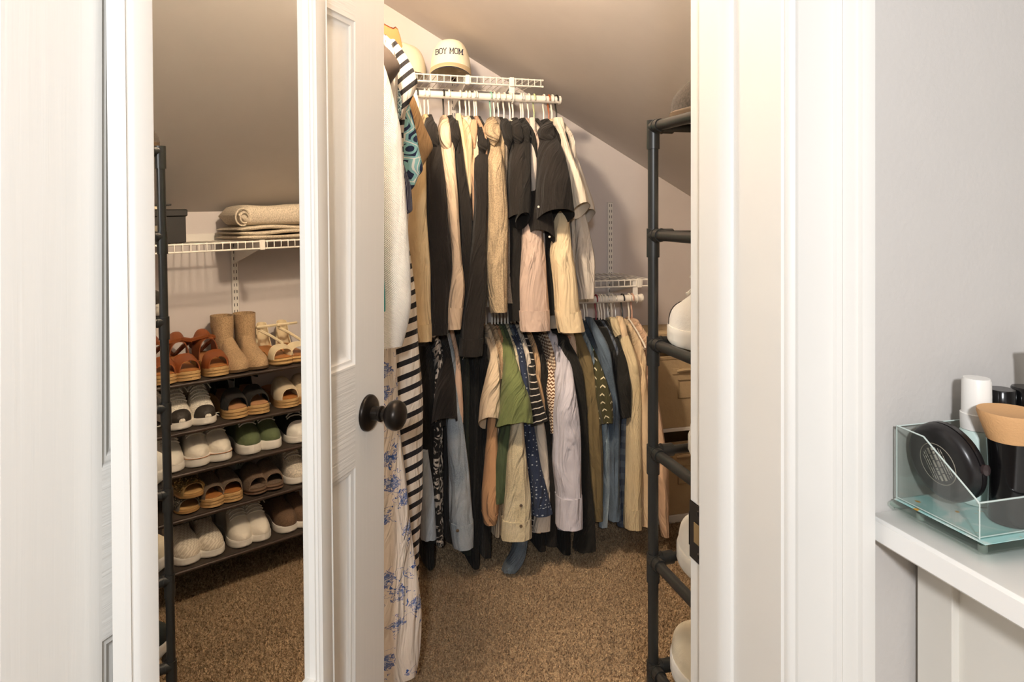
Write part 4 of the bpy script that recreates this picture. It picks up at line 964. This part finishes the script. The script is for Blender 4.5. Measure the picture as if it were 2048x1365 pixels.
garment('shirt', 'shirt', 'pale grey shirt outermost on the upper rod', fabric('#cfc5b8'), UR, 1113, [(246, 1110, 1122), (290, 1126, 1144), (350, 1144, 1166), (400, 1156, 1184), (418, 1157, 1186)], 'short', yf=2.40, hy=.05, tilt=.03, hang='black', )
garment('blouse', 'blouse', 'white blouse with a long tail hanging beside the low wire shelf', fabric('#d3c9bd'), UR, 1110, [(250, 1108, 1120), (300, 1122, 1140), (380, 1138, 1158), (445, 1146, 1172), (520, 1152, 1188), (560, 1155, 1186), (596, 1156, 1184)], yf=2.42, hang=None, body=False, hy=.06)
for x_, c_, w_ in ((834, 'black', 'bare black plastic hanger next to the striped dress on the upper rod'), (1008, 'white', 'bare white plastic hanger on the upper rod left of the rod holder'), (1020, 'white', 'bare white plastic hanger touching the rod holder on the upper rod')): hanger(c_, PY(x_, HZ, UR.y).x, UR, 3)['label'] = w_

# ---- lower rod, from the left
G = garment
G('dress', 'dress', 'long black dress behind the striped dress on the lower rod', blk3, LR, 846, [(690, 838, 862), (760, 836, 872), (850, 836, 876), (960, 838, 874), (1080, 840, 872)], yf=2.40, bottom=.05, hang='black')
G('shirt', 'shirt', 'pale blue shirt tail low beside the striped dress', fabric('#aeb9c4'), LR, None, [(900, 842, 856), (960, 842, 864), (1020, 842, 869), (1074, 842, 873)], yf=2.36, ytop=2.36, hang=None, body=False)
G('blouse', 'blouse', 'black and white patterned blouse on the lower rod', fabric('#1d1a17', 'blotch', '#d6cbbd', .03), LR, 866, [(680, 872, 880), (720, 876, 889), (770, 868, 888), (870, 866, 880), (990, 866, 878), (1080, 872, 887)], yf=2.37, bottom=.12)
G('t_shirt', 't-shirt', 'black t-shirt with a square sleeve end beside the pale pink top', fabric('#1b1612'), LR, 884, [(690, 884, 900), (720, 882, 904), (773, 872, 911), (828, 864, 915)], 'short', yf=2.31, hy=.06, tilt=.032)
G('blouse', 'blouse', 'pale pink top beside the black t-shirt on the lower rod', fabric('#d9b79c'), LR, 899, [(684, 901, 908), (735, 906, 920), (792, 910, 925), (820, 911, 927), (842, 918, 926)], 'short', yf=2.35, tilt=.01)
G('shirt', 'shirt', 'light blue chambray shirt with a buttoned cuff on the lower rod', fabric('#94a0aa', 'denim', '#c3c8ca'), LR, 890, [(690, 893, 905), (780, 892, 914), (845, 893, 926), (938, 897, 937), (1002, 899, 942), (1050, 900, 946), (1092, 906, 944)], cuff=.88, yf=2.36, buttons=((915, 1062),))
G('cardigan', 'cardigan', 'dark green cardigan beside the chambray shirt', fabric('#23291f'), LR, 915, [(690, 914, 924), (740, 918, 930), (800, 922, 936), (900, 924, 937)], yf=2.41, bottom=.08)
G('dress', 'dress', 'long plain black dress in the wide dark gap on the lower rod', blk3, LR, 932, [(690, 926, 956), (760, 928, 964), (850, 930, 966), (960, 932, 966), (1070, 936, 964), (1085, 936, 962)], yf=2.42, bottom=.03, hang='black')
G('pants', 'pants', 'black trousers hanging beside the cream t-shirt', blk2, LR, 952, [(690, 948, 972), (800, 950, 974), (950, 950, 972), (1075, 950, 970)], yf=2.43, bottom=.06)
G('t_shirt', 't-shirt', 'cream t-shirt with a pointed sleeve on the lower rod', fabric('#dcc5a6'), LR, 972, [(676, 970, 979), (716, 980, 995), (754, 972, 999), (792, 962, 1000), (828, 958, 1000)], 'short', yf=2.32, hy=.055, tilt=.036, tiltx=-.008)
G('t_shirt', 't-shirt', 'beige knit top between the cream and the green t-shirts', fabric('#c9ab85', 'heather'), LR, 984, [(680, 986, 997), (715, 991, 1004), (756, 996, 1005)], 'short', yf=2.38)
G('sweatshirt', 'sweatshirt', 'peach sweatshirt with a gathered cuff on the lower rod', fabric('#c99a70'), LR, 990, [(780, 980, 998), (845, 977, 994), (921, 969, 994), (990, 964, 998), (1020, 964, 996), (1045, 968, 991)], cuff=.93, yf=2.345, ytop=2.4)
G('t_shirt', 't-shirt', 'green t-shirt with a wide open sleeve on the lower rod', fabric('#707a4a'), LR, 996, [(676, 1000, 1014), (716, 1009, 1031), (750, 1007, 1040), (792, 1001, 1055), (838, 993, 1062)], 'short', yf=2.28, hy=.07, tilt=.028)
G('sweater', 'sweater', 'dark green sweater with a long sleeve under the green t-shirt', fabric('#4b583c'), LR, 1003, [(800, 1006, 1030), (859, 1000, 1024), (921, 988, 1016), (973, 983, 1013), (1002, 983, 1008)], yf=2.335, ytop=2.4)
G('shirt', 'shirt', 'ecru denim shirt with a buttoned cuff on the lower rod', fabric('#cdbf9d', 'denim', '#ddd2b8'), LR, 1010, [(690, 1018, 1030), (750, 1026, 1042), (860, 1022, 1045), (921, 1014, 1052), (990, 1009, 1059), (1040, 1005, 1060), (1076, 1004, 1061)], cuff=.91, yf=2.30, ytop=2.45, buttons=((1042, 1012), (1042, 1053)))
G('jacket', 'jacket', 'blue denim sleeve trailing down to the carpet', fabric('#5e6a74', 'denim', '#828c92'), LR, 1016, [(1000, 1030, 1056), (1060, 1030, 1057), (1090, 1027, 1054), (1112, 1020, 1050), (1128, 1008, 1042), (1139, 1004, 1032)], yf=2.36, ytop=2.37, body=True, bottom=.12)
G('blouse', 'blouse', 'navy blouse with small white flowers on the lower rod', fabric('#29344c', 'dots', '#aab2ba', .0125, .2), LR, 1022, [(670, 1021, 1030), (716, 1034, 1048), (780, 1046, 1058), (850, 1044, 1066), (921, 1050, 1077), (990, 1059, 1095), (1026, 1060, 1101)], yf=2.33, cuff=.95)
G('blouse', 'blouse', 'white blouse between the navy floral and the striped shirts', fabric('#dccfbe'), LR, 1030, [(690, 1046, 1056), (760, 1054, 1064), (850, 1064, 1088), (960, 1070, 1097), (1020, 1066, 1098), (1057, 1062, 1097)], yf=2.37)
G('t_shirt', 't-shirt', 'black t-shirt with thin white stripes on the lower rod', fabric('#171514', 'stripe', '#d9cfc2', .0205, .84), LR, 1037, [(690, 1044, 1056), (716, 1053, 1064), (754, 1060, 1071), (792, 1060, 1079), (840, 1061, 1094)], 'short', yf=2.30, hy=.05, tilt=.015, tiltx=.01)
G('cardigan', 'cardigan', 'peach cream cardigan edge beside the striped t-shirt', fabric('#d2ac83'), LR, 1047, [(682, 1048, 1058), (720, 1062, 1073), (760, 1070, 1080), (818, 1082, 1091)], yf=2.37)
G('dress', 'dress', 'long black sleeved dress beside the basket weave top', blk2, LR, 1056, [(685, 1062, 1080), (740, 1076, 1096), (830, 1088, 1104), (930, 1092, 1112), (1020, 1094, 1114), (1088, 1092, 1112)], yf=2.36, bottom=.06)
G('blouse', 'blouse', 'brown and white basket weave patterned top on the lower rod', fabric('#6b4426', 'hound', '#ead9c0', .011), LR, 1076, [(690, 1089, 1097), (735, 1094, 1105), (783, 1094, 1115), (830, 1098, 1108), (864, 1100, 1106)], yf=2.335)
G('shirt', 'shirt', 'pale lavender button shirt with a collar on the lower rod', fabric('#c9c6d0'), LR, 1087, [(690, 1102, 1124), (716, 1108, 1137), (773, 1112, 1147), (826, 1108, 1155), (860, 1108, 1157), (921, 1106, 1159), (983, 1114, 1160), (1052, 1114, 1160)], cuff=.84, yf=2.30, hy=.055, collar=[(670, 1096, 1112), (682, 1096, 1116), (702, 1104, 1112)])
G('cardigan', 'cardigan', 'long black cardigan beside the lavender shirt', fabric('#14130f'), LR, 1104, [(670, 1116, 1134), (732, 1142, 1161), (818, 1153, 1172), (921, 1156, 1175), (1020, 1158, 1184), (1096, 1148, 1188)], yf=2.33, bottom=.03, hy=.05)
G('blouse', 'blouse', 'pink and cream floral blouse beside the olive jacket', fabric('#cdb39c', 'floral', '#a8663f', .05, .5, '#6d7a6b'), LR, 1116, [(660, 1128, 1144), (700, 1144, 1157), (760, 1160, 1169), (830, 1164, 1172)], yf=2.37)
G('jacket', 'jacket', 'olive brown utility jacket on the lower rod', fabric('#6f6040'), LR, 1126, [(660, 1142, 1158), (719, 1163, 1184), (769, 1168, 1188), (826, 1170, 1198), (880, 1170, 1202), (930, 1174, 1202), (1000, 1181, 1203), (1039, 1186, 1203)], cuff=.93, yf=2.34)
G('t_shirt', 't-shirt', 'olive t-shirt with a white arrow print on the lower rod', fabric('#3f3c22', 'arrow', '#d9cfae', .026), LR, 1140, [(690, 1172, 1184), (744, 1184, 1205), (794, 1191, 1220), (842, 1197, 1222)], 'short', yf=2.31, hy=.05, tilt=.015)
G('shirt', 'shirt', 'light washed blue denim shirt under the arrow print sleeve', fabric('#8596a0', 'denim', '#a9b6bc'), LR, 1150, [(690, 1180, 1192), (780, 1194, 1206), (850, 1200, 1214), (900, 1202, 1220), (974, 1202, 1217), (1052, 1200, 1213)], yf=2.36, hang='teal')
G('jacket', 'jacket', 'dark blue jean jacket on the red hanger side of the lower rod', fabric('#4a5764', 'denim', '#66788a'), LR, 1169, [(636, 1172, 1184), (669, 1184, 1203), (694, 1198, 1217), (744, 1207, 1224), (800, 1217, 1234), (900, 1218, 1237), (974, 1218, 1236), (1038, 1217, 1237)], cuff=.94, yf=2.34)
G('shirt', 'shirt', 'blue and grey plaid shirt between the jean jacket and cream cardigan', fabric('#3c4658', 'plaid', '#6b7480', .045), LR, 1198, [(720, 1226, 1238), (830, 1234, 1252), (930, 1234, 1255), (1050, 1236, 1254)], yf=2.39, hang='white')
G('cardigan', 'cardigan', 'black cardigan hanging on the dark red hanger', blk3, LR, 1192, [(655, 1198, 1212), (700, 1214, 1230), (770, 1224, 1240), (810, 1228, 1244)], yf=2.38, hang='red')
G('cardigan', 'cardigan', 'black short sleeved cardigan beside the cream cardigan', fabric('#171613'), LR, 1203, [(664, 1216, 1230), (719, 1234, 1252), (769, 1233, 1258), (832, 1244, 1260)], 'short', yf=2.34, hang='white', tilt=.01)
G('cardigan', 'cardigan', 'long cream cardigan at the right end of the lower rod', fabric('#e0cda6', 'rib', period=.008), LR, 1224, [(650, 1232, 1246), (719, 1254, 1273), (794, 1260, 1280), (850, 1256, 1280), (950, 1252, 1280), (1054, 1251, 1279)], cuff=.92, yf=2.34, collar=[(636, 1221, 1232), (650, 1224, 1238), (668, 1232, 1240)])
G('blouse', 'blouse', 'cream satin blouse with a pointed collar beside the cream cardigan', fabric('#dcc3a0'), LR, 1245, [(690, 1254, 1276), (760, 1268, 1290), (850, 1270, 1296), (940, 1272, 1297), (1048, 1278, 1298)], yf=2.345, hang='black', collar=[(634, 1234, 1244), (655, 1236, 1252), (690, 1242, 1254)])
G('blouse', 'blouse', 'outermost pale pink blouse on the peach hanger of the lower rod', fabric('#d8b79a'), LR, 1264, [(700, 1274, 1296), (790, 1290, 1312), (860, 1300, 1322), (930, 1310, 1333), (1024, 1318, 1334), (1072, 1327, 1335)], yf=2.33, hang='peach', bottom=.2)
for x_, c_, w_ in ((1174, 'white', 'bare white plastic hanger beside the jean jacket on the lower rod'), (1209, 'white', 'bare white plastic hanger beside the black cardigans on the lower rod'), (1216, 'metal', 'bare chrome wire hanger just left of the cream cardigan hanger'), (1231, 'metal', 'bare chrome wire hanger between the cream cardigan and the satin blouse'), (1258, 'white', 'bare white plastic hanger beside the outermost pink blouse')):
    hanger(c_, PY(x_, HZ, LR.y).x, LR, -3)['label'] = w_

# ---- left rod, running from front to back; these garments face the door
SR = Vector((-.03, 0, 1.80))
rod('closet_rod', 'white side closet rod above the long dresses', (SR.x, 1.42, SR.z), (SR.x, 2.22, SR.z), RR)
def facing(name, cat, label, mat, Y, right, hyv=.035, slant=0, left=-.26, seed=1, fold=.10, tilt=0, top=None, n=44, hang='white', bottom_extra=None, m=44, sub=None):
    """right: (y px, right edge px); the garment's other edge is mirrored about the rod"""
    R = []
    for y, xr in right:
        p = PY(xr, y, Y); half = max(.03, p.x - SR.x); R.append((p.z, SR.x - half * .95, p.x, Y, hyv))
    zt = R[0][0]
    if zt < 1.68: pass
    g = thing(name, label, cat, (SR.x, Y, R[-1][0]))
    cloth(R, seed, fold, n, m, sq=.75, tilt=tilt, slant=slant).build('body', mat, g)
    return g
def side_hanger(color, Y, label=None, group=None):
    r = .0032; q = B(); rr = RR + r + .0006
    hook = [(math.cos(a) * rr, 0, math.sin(a) * rr) for a in np.linspace(math.radians(200), math.radians(-35), 12)] + [(.008, 0, -.030), (0, 0, -.045), (0, 0, -.085)]
    q.tube(hook, r, 8); arm = [(0, 0, -.085), (-.06, 0, -.105), (-.105, 0, -.135), (-.11, 0, -.142), (0, 0, -.146), (.11, 0, -.142), (.105, 0, -.135), (.06, 0, -.105)]; q.tube(arm, r, 8, True)
    o = q.build('clothes_hanger', MH[color]); o.location = (SR.x, Y, SR.z)
    single(o, label or 'white plastic clothes hanger hooked over the side closet rod', 'hanger', group or ('white hangers on the side rod' if not label else None))
for Y, w_ in ((1.505, 'teal pullover'), (1.585, 'white knitted sweater'), (1.665, 'grey leather jacket'), (1.735, 'white coat'), (1.98, 'navy and mint patterned top'), (2.075, 'tan suede jacket'), (2.145, 'white blouse')): side_hanger('white', Y, 'white plastic hanger on the side rod carrying the ' + w_, 'white hangers on the side rod')
# orange wooden hanger of the striped dress, a thick contoured arm
YW = 1.84
b = B(); out = []
pts = [(700, 34), (740, 40), (765, 48), (780, 56), (786, 58), (790, 55), (795, 60), (800, 76), (804, 94), (800, 108), (790, 100), (775, 88), (755, 76), (725, 66), (700, 60)]
P3 = [PY(x, y, YW) for x, y in pts]; poly = [(p.x, p.z) for p in P3]
half = [(p[0], p[1]) for p in poly]
b.rings([[(p[0], YW + d * f, p[1]) for p in half] for d, f in ((-.011, .7), (-.011, 1), (.011, 1), (.011, .7))])
mx = SR.x * 2; b.rings([[(2 * half[0][0] - p[0] - .0, YW + d, p[1]) for p in half] for d in (-.011, .011)])
wr = half[0]; b.tube([(wr[0], YW, wr[1] - .02), (wr[0], YW, SR.z - .03), (wr[0] + .012, YW, SR.z - .015), (wr[0] + .012, YW, SR.z + .012), (wr[0], YW, SR.z + .02)], .003, 8)
single(rebase(b.build('wooden_hanger', MH['wood']), (wr[0], YW, wr[1] - .02)), 'orange brown contoured wooden hanger carrying the striped dress', 'hanger')
facing('pullover', 'sweater', 'teal knit top in front of the white sweater', fabric('#4fb0ac', 'knit', period=.006), 1.505, [(95, 715), (140, 738), (300, 750), (430, 760), (520, 766), (590, 772), (622, 771)], .035, seed=3)
facing('knit_sweater', 'sweater', 'white knitted sweater hanging beside the door edge', fabric('#edebe6', 'knit', period=.006), 1.585, [(90, 742), (112, 762), (160, 778), (222, 792), (262, 802), (330, 806), (434, 812), (495, 817), (545, 821), (607, 823), (640, 818), (668, 812), (690, 805)], .045, seed=4, fold=.08)
facing('leather_jacket', 'jacket', 'dark grey leather jacket with a cropped sleeve above the sweater', plain('grey_leather', '#4c423c', .38, 0, .1, 120, .2), 1.665, [(70, 740), (85, 763), (97, 777), (112, 789), (126, 800), (136, 806), (142, 804), (158, 786), (175, 776), (300, 772), (500, 772)], .04, seed=5, fold=.06)
facing('coat', 'coat', 'white coat with a rounded shoulder behind the leather jacket', fabric('#dcd6cc'), 1.735, [(48, 740), (62, 764), (70, 772), (85, 781), (102, 788), (118, 794), (150, 796), (300, 794), (600, 790)], .035, seed=6)
facing('maxi_dress', 'dress', 'white maxi dress printed with blue flowers reaching near the carpet', fabric('#e6dcd0', 'floral', '#3459a0', .055, .5, '#8fa6cd'), 1.70, [(330, 770), (500, 782), (640, 790), (690, 793), (800, 794), (845, 797), (900, 803), (1000, 807), (1050, 811), (1107, 819), (1150, 823), (1205, 827), (1265, 829), (1310, 828), (1342, 822)], .06, seed=7, fold=.22, n=60, m=64)
sd = facing('striped_dress', 'dress', 'long black and white striped dress on the wooden hanger', fabric('#e2d6c6', 'stripe', '#1d1a1c', .0352, .60), 1.86, [(75, 778), (84, 787), (98, 803), (116, 815), (140, 825), (200, 812), (260, 806), (340, 806), (430, 813), (495, 820), (545, 825), (594, 831), (644, 834), (690, 836), (740, 839), (800, 843), (860, 845), (1000, 846), (1100, 844), (1200, 842), (1260, 840), (1288, 836)], .06, seed=8, fold=.16, n=70, m=56, slant=.28)
# its short sleeve
R = []
for y, xl, xr in ((84, 776, 790), (100, 780, 804), (120, 786, 817), (142, 790, 829), (165, 794, 838), (196, 792, 824), (240, 788, 802)):
    p, q = PY(xl, y, 1.82), PY(xr, y, 1.82); R.append((p.z, p.x, q.x, 1.82, .035))
cloth(R, 12, .05, 20, 24, slant=.85).build('sleeve', fabric('#e2d6c6', 'stripe', '#1d1a1c', .0352, .60), sd)
facing('patterned_top', 'top', 'dark teal patterned top tucked under the leather sleeve', fabric('#2c4652', 'geo', '#86a3a6', .014, .5, '#e0e4dc'), 1.775, [(120, 770), (158, 786), (180, 797), (205, 802), (235, 800), (260, 790)], .03, seed=9)
nt = facing('patterned_top', 'top', 'navy and mint patterned top with loose sleeves behind the striped dress', fabric('#212c4a', 'geo', '#8fc4c4', .045, .5, '#e8ece4'), 1.98, [(150, 770), (175, 800), (200, 816), (225, 824), (262, 832), (310, 842), (332, 848), (346, 850), (352, 838), (372, 834), (384, 822)], .04, seed=10, fold=.14)
facing('striped_shirt', 'shirt', 'navy pinstriped shirt sleeve below the navy and mint top', fabric('#222746', 'pin', '#9aa0b8', .006, .7), 1.925, [(300, 800), (372, 826), (400, 829), (424, 830), (430, 816)], .035, seed=11)
facing('suede_jacket', 'jacket', 'tan suede jacket sleeve behind the navy and mint top', fabric('#a68257', 'rib', period=.004), 2.075, [(150, 770), (184, 824), (205, 832), (225, 839), (252, 848), (282, 862), (296, 866), (306, 860), (318, 852), (360, 830)], .04, seed=13, fold=.05)
facing('blouse', 'blouse', 'white blouse collar edge behind the tan suede jacket', fabric('#e8dfd0'), 2.145, [(150, 780), (184, 829), (200, 836), (220, 841), (236, 840), (300, 820)], .03, seed=14)

# ------------------------------------------------------------------ dressing table beside the door and what stands on it
VZ = .985; vx, vy = .520, .5705
vt = thing('dressing_table', 'white dressing table with a thick top beside the door casing', 'table', (.85, .0, 0))
b = B(); b.box(vx, 1.12, -.75, vy, VZ - .0235, VZ, .0025); b.build('table_top', plain('white_table_top', '#fbfaf7', .4, 0, .01, 40, .02), vt)
M_vp = plain('white_cabinet_paint', '#ebe7de', .42, 0, .03, 40, .05)
cx = .579
for y0, y1 in ((.526, .567), (-.70, -.66)):
    b = B(); b.box(cx, cx + .02, y0, y1, 0, VZ - .0236, .001); b.build('side_stile', M_vp, vt)
b = B(); b.box(cx, cx + .02, -.66, .526, 0, .09, .001); b.build('bottom_rail', M_vp, vt)
b = B(); b.box(cx + .008, cx + .018, -.66, .526, .09, VZ - .0236); b.build('side_panel', M_vp, vt, False)
b = B(); b.box(cx + .02, 1.10, .55, .567, 0, VZ - .0236); b.build('end_panel', M_vp, vt, False)
b = B(); b.box(cx + .02, 1.10, -.70, -.683, 0, VZ - .0236); b.build('end_panel', M_vp, vt, False)

def glass(name, tint, refl=.07):
    t = NT(name); t.t.nodes.remove(t.b); out = t.t.nodes['Material Output']
    tr = t.n('ShaderNodeBsdfTransparent'); tr.inputs[0].default_value = tint; gl = t.n('ShaderNodeBsdfGlossy'); gl.inputs['Roughness'].default_value = .03
    lw = t.n('ShaderNodeLayerWeight'); fr = t.ma('ADD', t.ma('MULTIPLY', t.ma('POWER', lw.outputs[1], 3.0), .6), .06); mx = t.n('ShaderNodeMixShader'); t.l(fr, mx.inputs[0]); t.l(tr.outputs[0], mx.inputs[1]); t.l(gl.outputs[0], mx.inputs[2]); t.l(mx.outputs[0], out.inputs[0]); return t.m
M_glass = glass('clear_acrylic', (.93, .95, .94, 1)); M_gl2 = glass('green_edge_glass', (.86, .94, .91, 1))
t = NT('teal_printed_paper'); v = t.co(); nz = t.noise(v, 30, 3, 1); cc = t.mix(t.ramp(nz, .42, .58), lin('#dfe9e4'), lin('#a3d2cf')); cc = t.mix(t.ramp(t.noise(v, 55, 2), .66, .7), cc, lin('#d9a13c')); M_teal = t.fin(cc, .4)
tray = thing('glass_tray', 'clear glass tray with a teal printed base under the acrylic box', 'tray', (.66, .49, VZ))
TX0, TX1, TY0, TY1 = .542, .80, .460, .566
tz = VZ + .0060
for (x, y) in ((TX0 + .02, TY0 + .02), (TX0 + .02, TY1 - .02), (TX1 - .02, TY0 + .02), (TX1 - .02, TY1 - .02)):
    b = B(); b.lathe([(.0005, VZ), (.004, VZ), (.004, tz), (.0005, tz)], 10, (x, y, 0)); b.build('foot', M_metalw, tray)
b = B(); b.box(TX0, TX1, TY0, TY1, tz, tz + .008, .003); b.build('glass_plate', M_gl2, tray)
b = B(); b.box(TX0 + .004, TX1 - .004, TY0 + .004, TY1 - .004, tz + .0084, tz + .0090); b.build('printed_base', M_teal, tray)
bz0 = tz + .0094; AX0, AX1, AY0, AY1 = .548, .79, .472, .562
ac = thing('acrylic_organizer', 'clear acrylic cosmetics organizer with a slanted side', 'organizer', (.67, .5, bz0))
w = .0024; zt, zl = bz0 + .072, bz0 + .031
prof = [(AY1, bz0), (AY1, zt), (AY1 - .032, zt - .001), (AY0 + .004, zl + .003), (AY0, zl), (AY0, bz0)]
b = B(); b.prism(prof, 'x', AX0, AX0 + w); b.build('side_wall', M_glass, ac, False)
b = B(); b.prism(prof, 'x', AX1 - w, AX1); b.build('side_wall', M_glass, ac, False)
b = B(); b.box(AX0 + w, AX1 - w, AY0, AY0 + w, bz0, zl); b.build('front_wall', M_glass, ac, False)
b = B(); b.box(AX0 + w, AX1 - w, AY1 - w, AY1, bz0, zt); b.build('back_wall', M_glass, ac, False)
M_edge = plain('polished_acrylic_edge', '#cfdbd6', .2)
b = B()
for x in (AX0 + w / 2, AX1 - w / 2): b.tube([(x, p[0], p[1]) for p in prof[1:5]], .0008, 6); b.tube([(x, AY0, bz0), (x, AY0, zl)], .0006, 6); b.tube([(x, AY1, bz0), (x, AY1, zt)], .0006, 6); b.tube([(x, AY0, bz0 + .001), (x, AY1, bz0 + .001)], .0006, 6)
b.tube([(AX0, AY0 + w / 2, zl), (AX1, AY0 + w / 2, zl)], .0008, 6); b.tube([(AX0, AY1 - w / 2, zt), (AX1, AY1 - w / 2, zt)], .0007, 6); b.tube([(AX0, AY0 + .001, bz0 + .001), (AX1, AY0 + .001, bz0 + .001)], .0006, 6)
b.build('polished_edges', M_edge, ac)
zi = bz0 + .0004
# powder compact leaning inside
M_cblk = plain('black_satin_plastic', '#1e1b1c', .32, 0, .08, 40, .03)
cc0 = PY(1893, 923, .528); vd = (cc0 - Vector((0, 0, CH))).normalized(); rd = vd.cross(Vector((0, 0, 1))).normalized(); ud = rd.cross(vd)
nr = (-vd * math.cos(.86) + (-rd * math.cos(.5) - ud * math.sin(.5)) * math.sin(.86)).normalized(); q_ = Vector((0, 0, 1)).rotation_difference(nr)
cp = thing('powder_compact', 'round black powder compact leaning in the acrylic organizer', 'compact', cc0 - Vector((0, 0, .036)))
b = B(); b.lathe([(.0005, .0105), (.030, .0105), (.0345, .009), (.0365, .0055), (.037, .0005), (.0345, 0), (.0005, 0)], 44, cc0, nr); b.build('compact_base', M_cblk, cp)
b = B(); b.lathe([(.0005, -.0005), (.0345, -.0005), (.037, -.001), (.0365, -.0065), (.033, -.010), (.020, -.0125), (.0005, -.0130)], 44, cc0, nr); b.build('compact_lid', M_cblk, cp)
M_lab = plain('grey_label_print', '#8f887a', .6)
def onface(u, v_, h=.0108):
    ex = q_ @ Vector((1, 0, 0)); ey = q_ @ Vector((0, 1, 0)); return cc0 + ex * u + ey * v_ + nr * h
b = B(); b.tube([onface(.0195 * math.cos(a), .0195 * math.sin(a)) for a in np.linspace(0, 2 * math.pi, 40, False)], .0004, 5, True)
up_ = Vector((0, 0, 1)); ex = q_ @ Vector((1, 0, 0)); ey = q_ @ Vector((0, 1, 0)); a0 = math.atan2(up_.dot(ey), up_.dot(ex)) + math.radians(25)
d1 = (math.cos(a0), math.sin(a0)); d2 = (-math.sin(a0), math.cos(a0)); rr_ = random.Random(3)
for k, wd in ((-.011, .0006), (-.0085, .0006), (-.0055, .0007), (-.0015, .0022), (.0035, .0018), (.0075, .0006), (.010, .0008), (.0125, .0005)):
    L = math.sqrt(.0175 ** 2 - k * k) * .9; s0 = -L
    while s0 < L:
        s1 = min(L, s0 + rr_.uniform(.002, .007)); b.tube([onface(d1[0] * s + d2[0] * k, d1[1] * s + d2[1] * k) for s in (s0, s1)], wd * .6, 4); s0 = s1 + .0008
b.build('printed_label', M_lab, cp)
ec = onface(.037 * math.cos(a0 - 1.9), .037 * math.sin(a0 - 1.9), -.004)
b = B(); b.lathe([(.0005, -.003), (.005, -.002), (.005, .002), (.0005, .003)], 12, ec, (ec - cc0).normalized()); b.build('clasp', plain('dark_gloss', '#3b3030', .2), cp)
# foundation brush
bc = PY(2020, 1000, .492); br = thing('makeup_brush', 'flat topped makeup brush with tan bristles and a black handle', 'brush', (bc.x, .492, zi))
bx_, by_ = bc.x, .492
bzt = PY(2020, 880, .492).z; bzt2 = PY(2020, 822, .492).z
b = B(); b.lathe([(.0005, zi), (.0165, zi), (.0175, zi + .004), (.0165, (zi + bzt) / 2), (.0185, bzt), (.0005, bzt)], 28, (bx_, by_, 0)); b.build('handle', plain('black_gloss_plastic', '#100f10', .15), br)
M_br = plain('tan_bristles', '#d8a672', .8, 0, .15, 500, .5)
b = B(); b.lathe([(.0005, bzt - .001), (.0178, bzt - .001), (.021, bzt + .008), (.0262, bzt2 - .003), (.0258, bzt2), (.019, bzt2 - .002), (.0005, bzt2 - .003)], 36, (bx_, by_, 0)); b.build('bristles', M_br, br)
# spray bottle
def zat(y, Y, x=1953): return PY(x, y, Y).z
Yb_ = .535; xb = PY(1953, 800, Yb_).x; bt = thing('spray_bottle', 'small mint spray bottle with a white cap behind the brush', 'bottle', (xb, Yb_, zi))
b = B(); b.lathe([(.0005, zi), (.0155, zi), (.0162, zi + .003), (.0162, zat(872, Yb_)), (.0135, zat(858, Yb_)), (.0005, zat(856, Yb_))], 28, (xb, Yb_, 0)); b.build('bottle_body', plain('mint_plastic', '#cfe3dc', .3), bt)
b = B(); b.lathe([(.0005, zat(857, Yb_)), (.0138, zat(857, Yb_)), (.0142, zat(826, Yb_)), (.0130, zat(825, Yb_)), (.0126, zat(762, Yb_)), (.0115, zat(756, Yb_)), (.0005, zat(755, Yb_))], 28, (xb, Yb_, 0)); b.build('cap', M_white, bt)
# two black jars and a tube at the frame edge
for x_, ytop, Y_, lab in ((2002, 778, .537, 'black cylinder jar beside the spray bottle'), (2052, 774, .532, 'black cylinder jar in front of the grey tube')):
    p = PY(x_, ytop, Y_); j = thing('cosmetic_jar', lab, 'jar', (p.x, Y_, zi))
    b = B(); b.lathe([(.0005, zi), (.0125, zi), (.0125, p.z - .022), (.0005, p.z - .022)], 28, (p.x, Y_, 0)); b.build('jar_body', M_cblk, j)
    b = B(); b.lathe([(.0005, p.z - .0215), (.0128, p.z - .0215), (.0128, p.z - .001), (.012, p.z), (.0005, p.z)], 28, (p.x, Y_, 0)); b.build('lid', plain('black_gloss_plastic', '#100f10', .15), j)
p = PY(2052, 690, .552); pz0 = PY(2052, 775, .552).z; tb = thing('cosmetic_tube', 'grey squeeze tube standing on its cap behind the jars', 'tube', (p.x, .548, zi))
b = B(); R = []
for f in np.linspace(0, 1, 10):
    z = zi + .03 + (p.z - .004 - zi - .03) * f; hx = .012 + .004 * f; hyy = .011 * (1 - f) + .0008
    R.append([(p.x + hx * math.cos(a), .5485 - .010 + .010 * f * .2 + hyy * math.sin(a) * .8, z) for a in np.linspace(0, 2 * math.pi, 20, False)])
b.rings(R); b.build('tube_body', plain('warm_grey_plastic', '#b9aca2', .4), tb)
b = B(); b.box(p.x - .0165, p.x + .0165, .5375, .5395 + .002, p.z - .006, p.z, .0005); b.build('crimp', plain('taupe_plastic', '#9b8c84', .4), tb)
b = B(); b.lathe([(.0005, zi), (.011, zi), (.012, zi + .031), (.0005, zi + .031)], 20, (p.x, .5385, 0)); b.build('cap', M_cblk, tb)
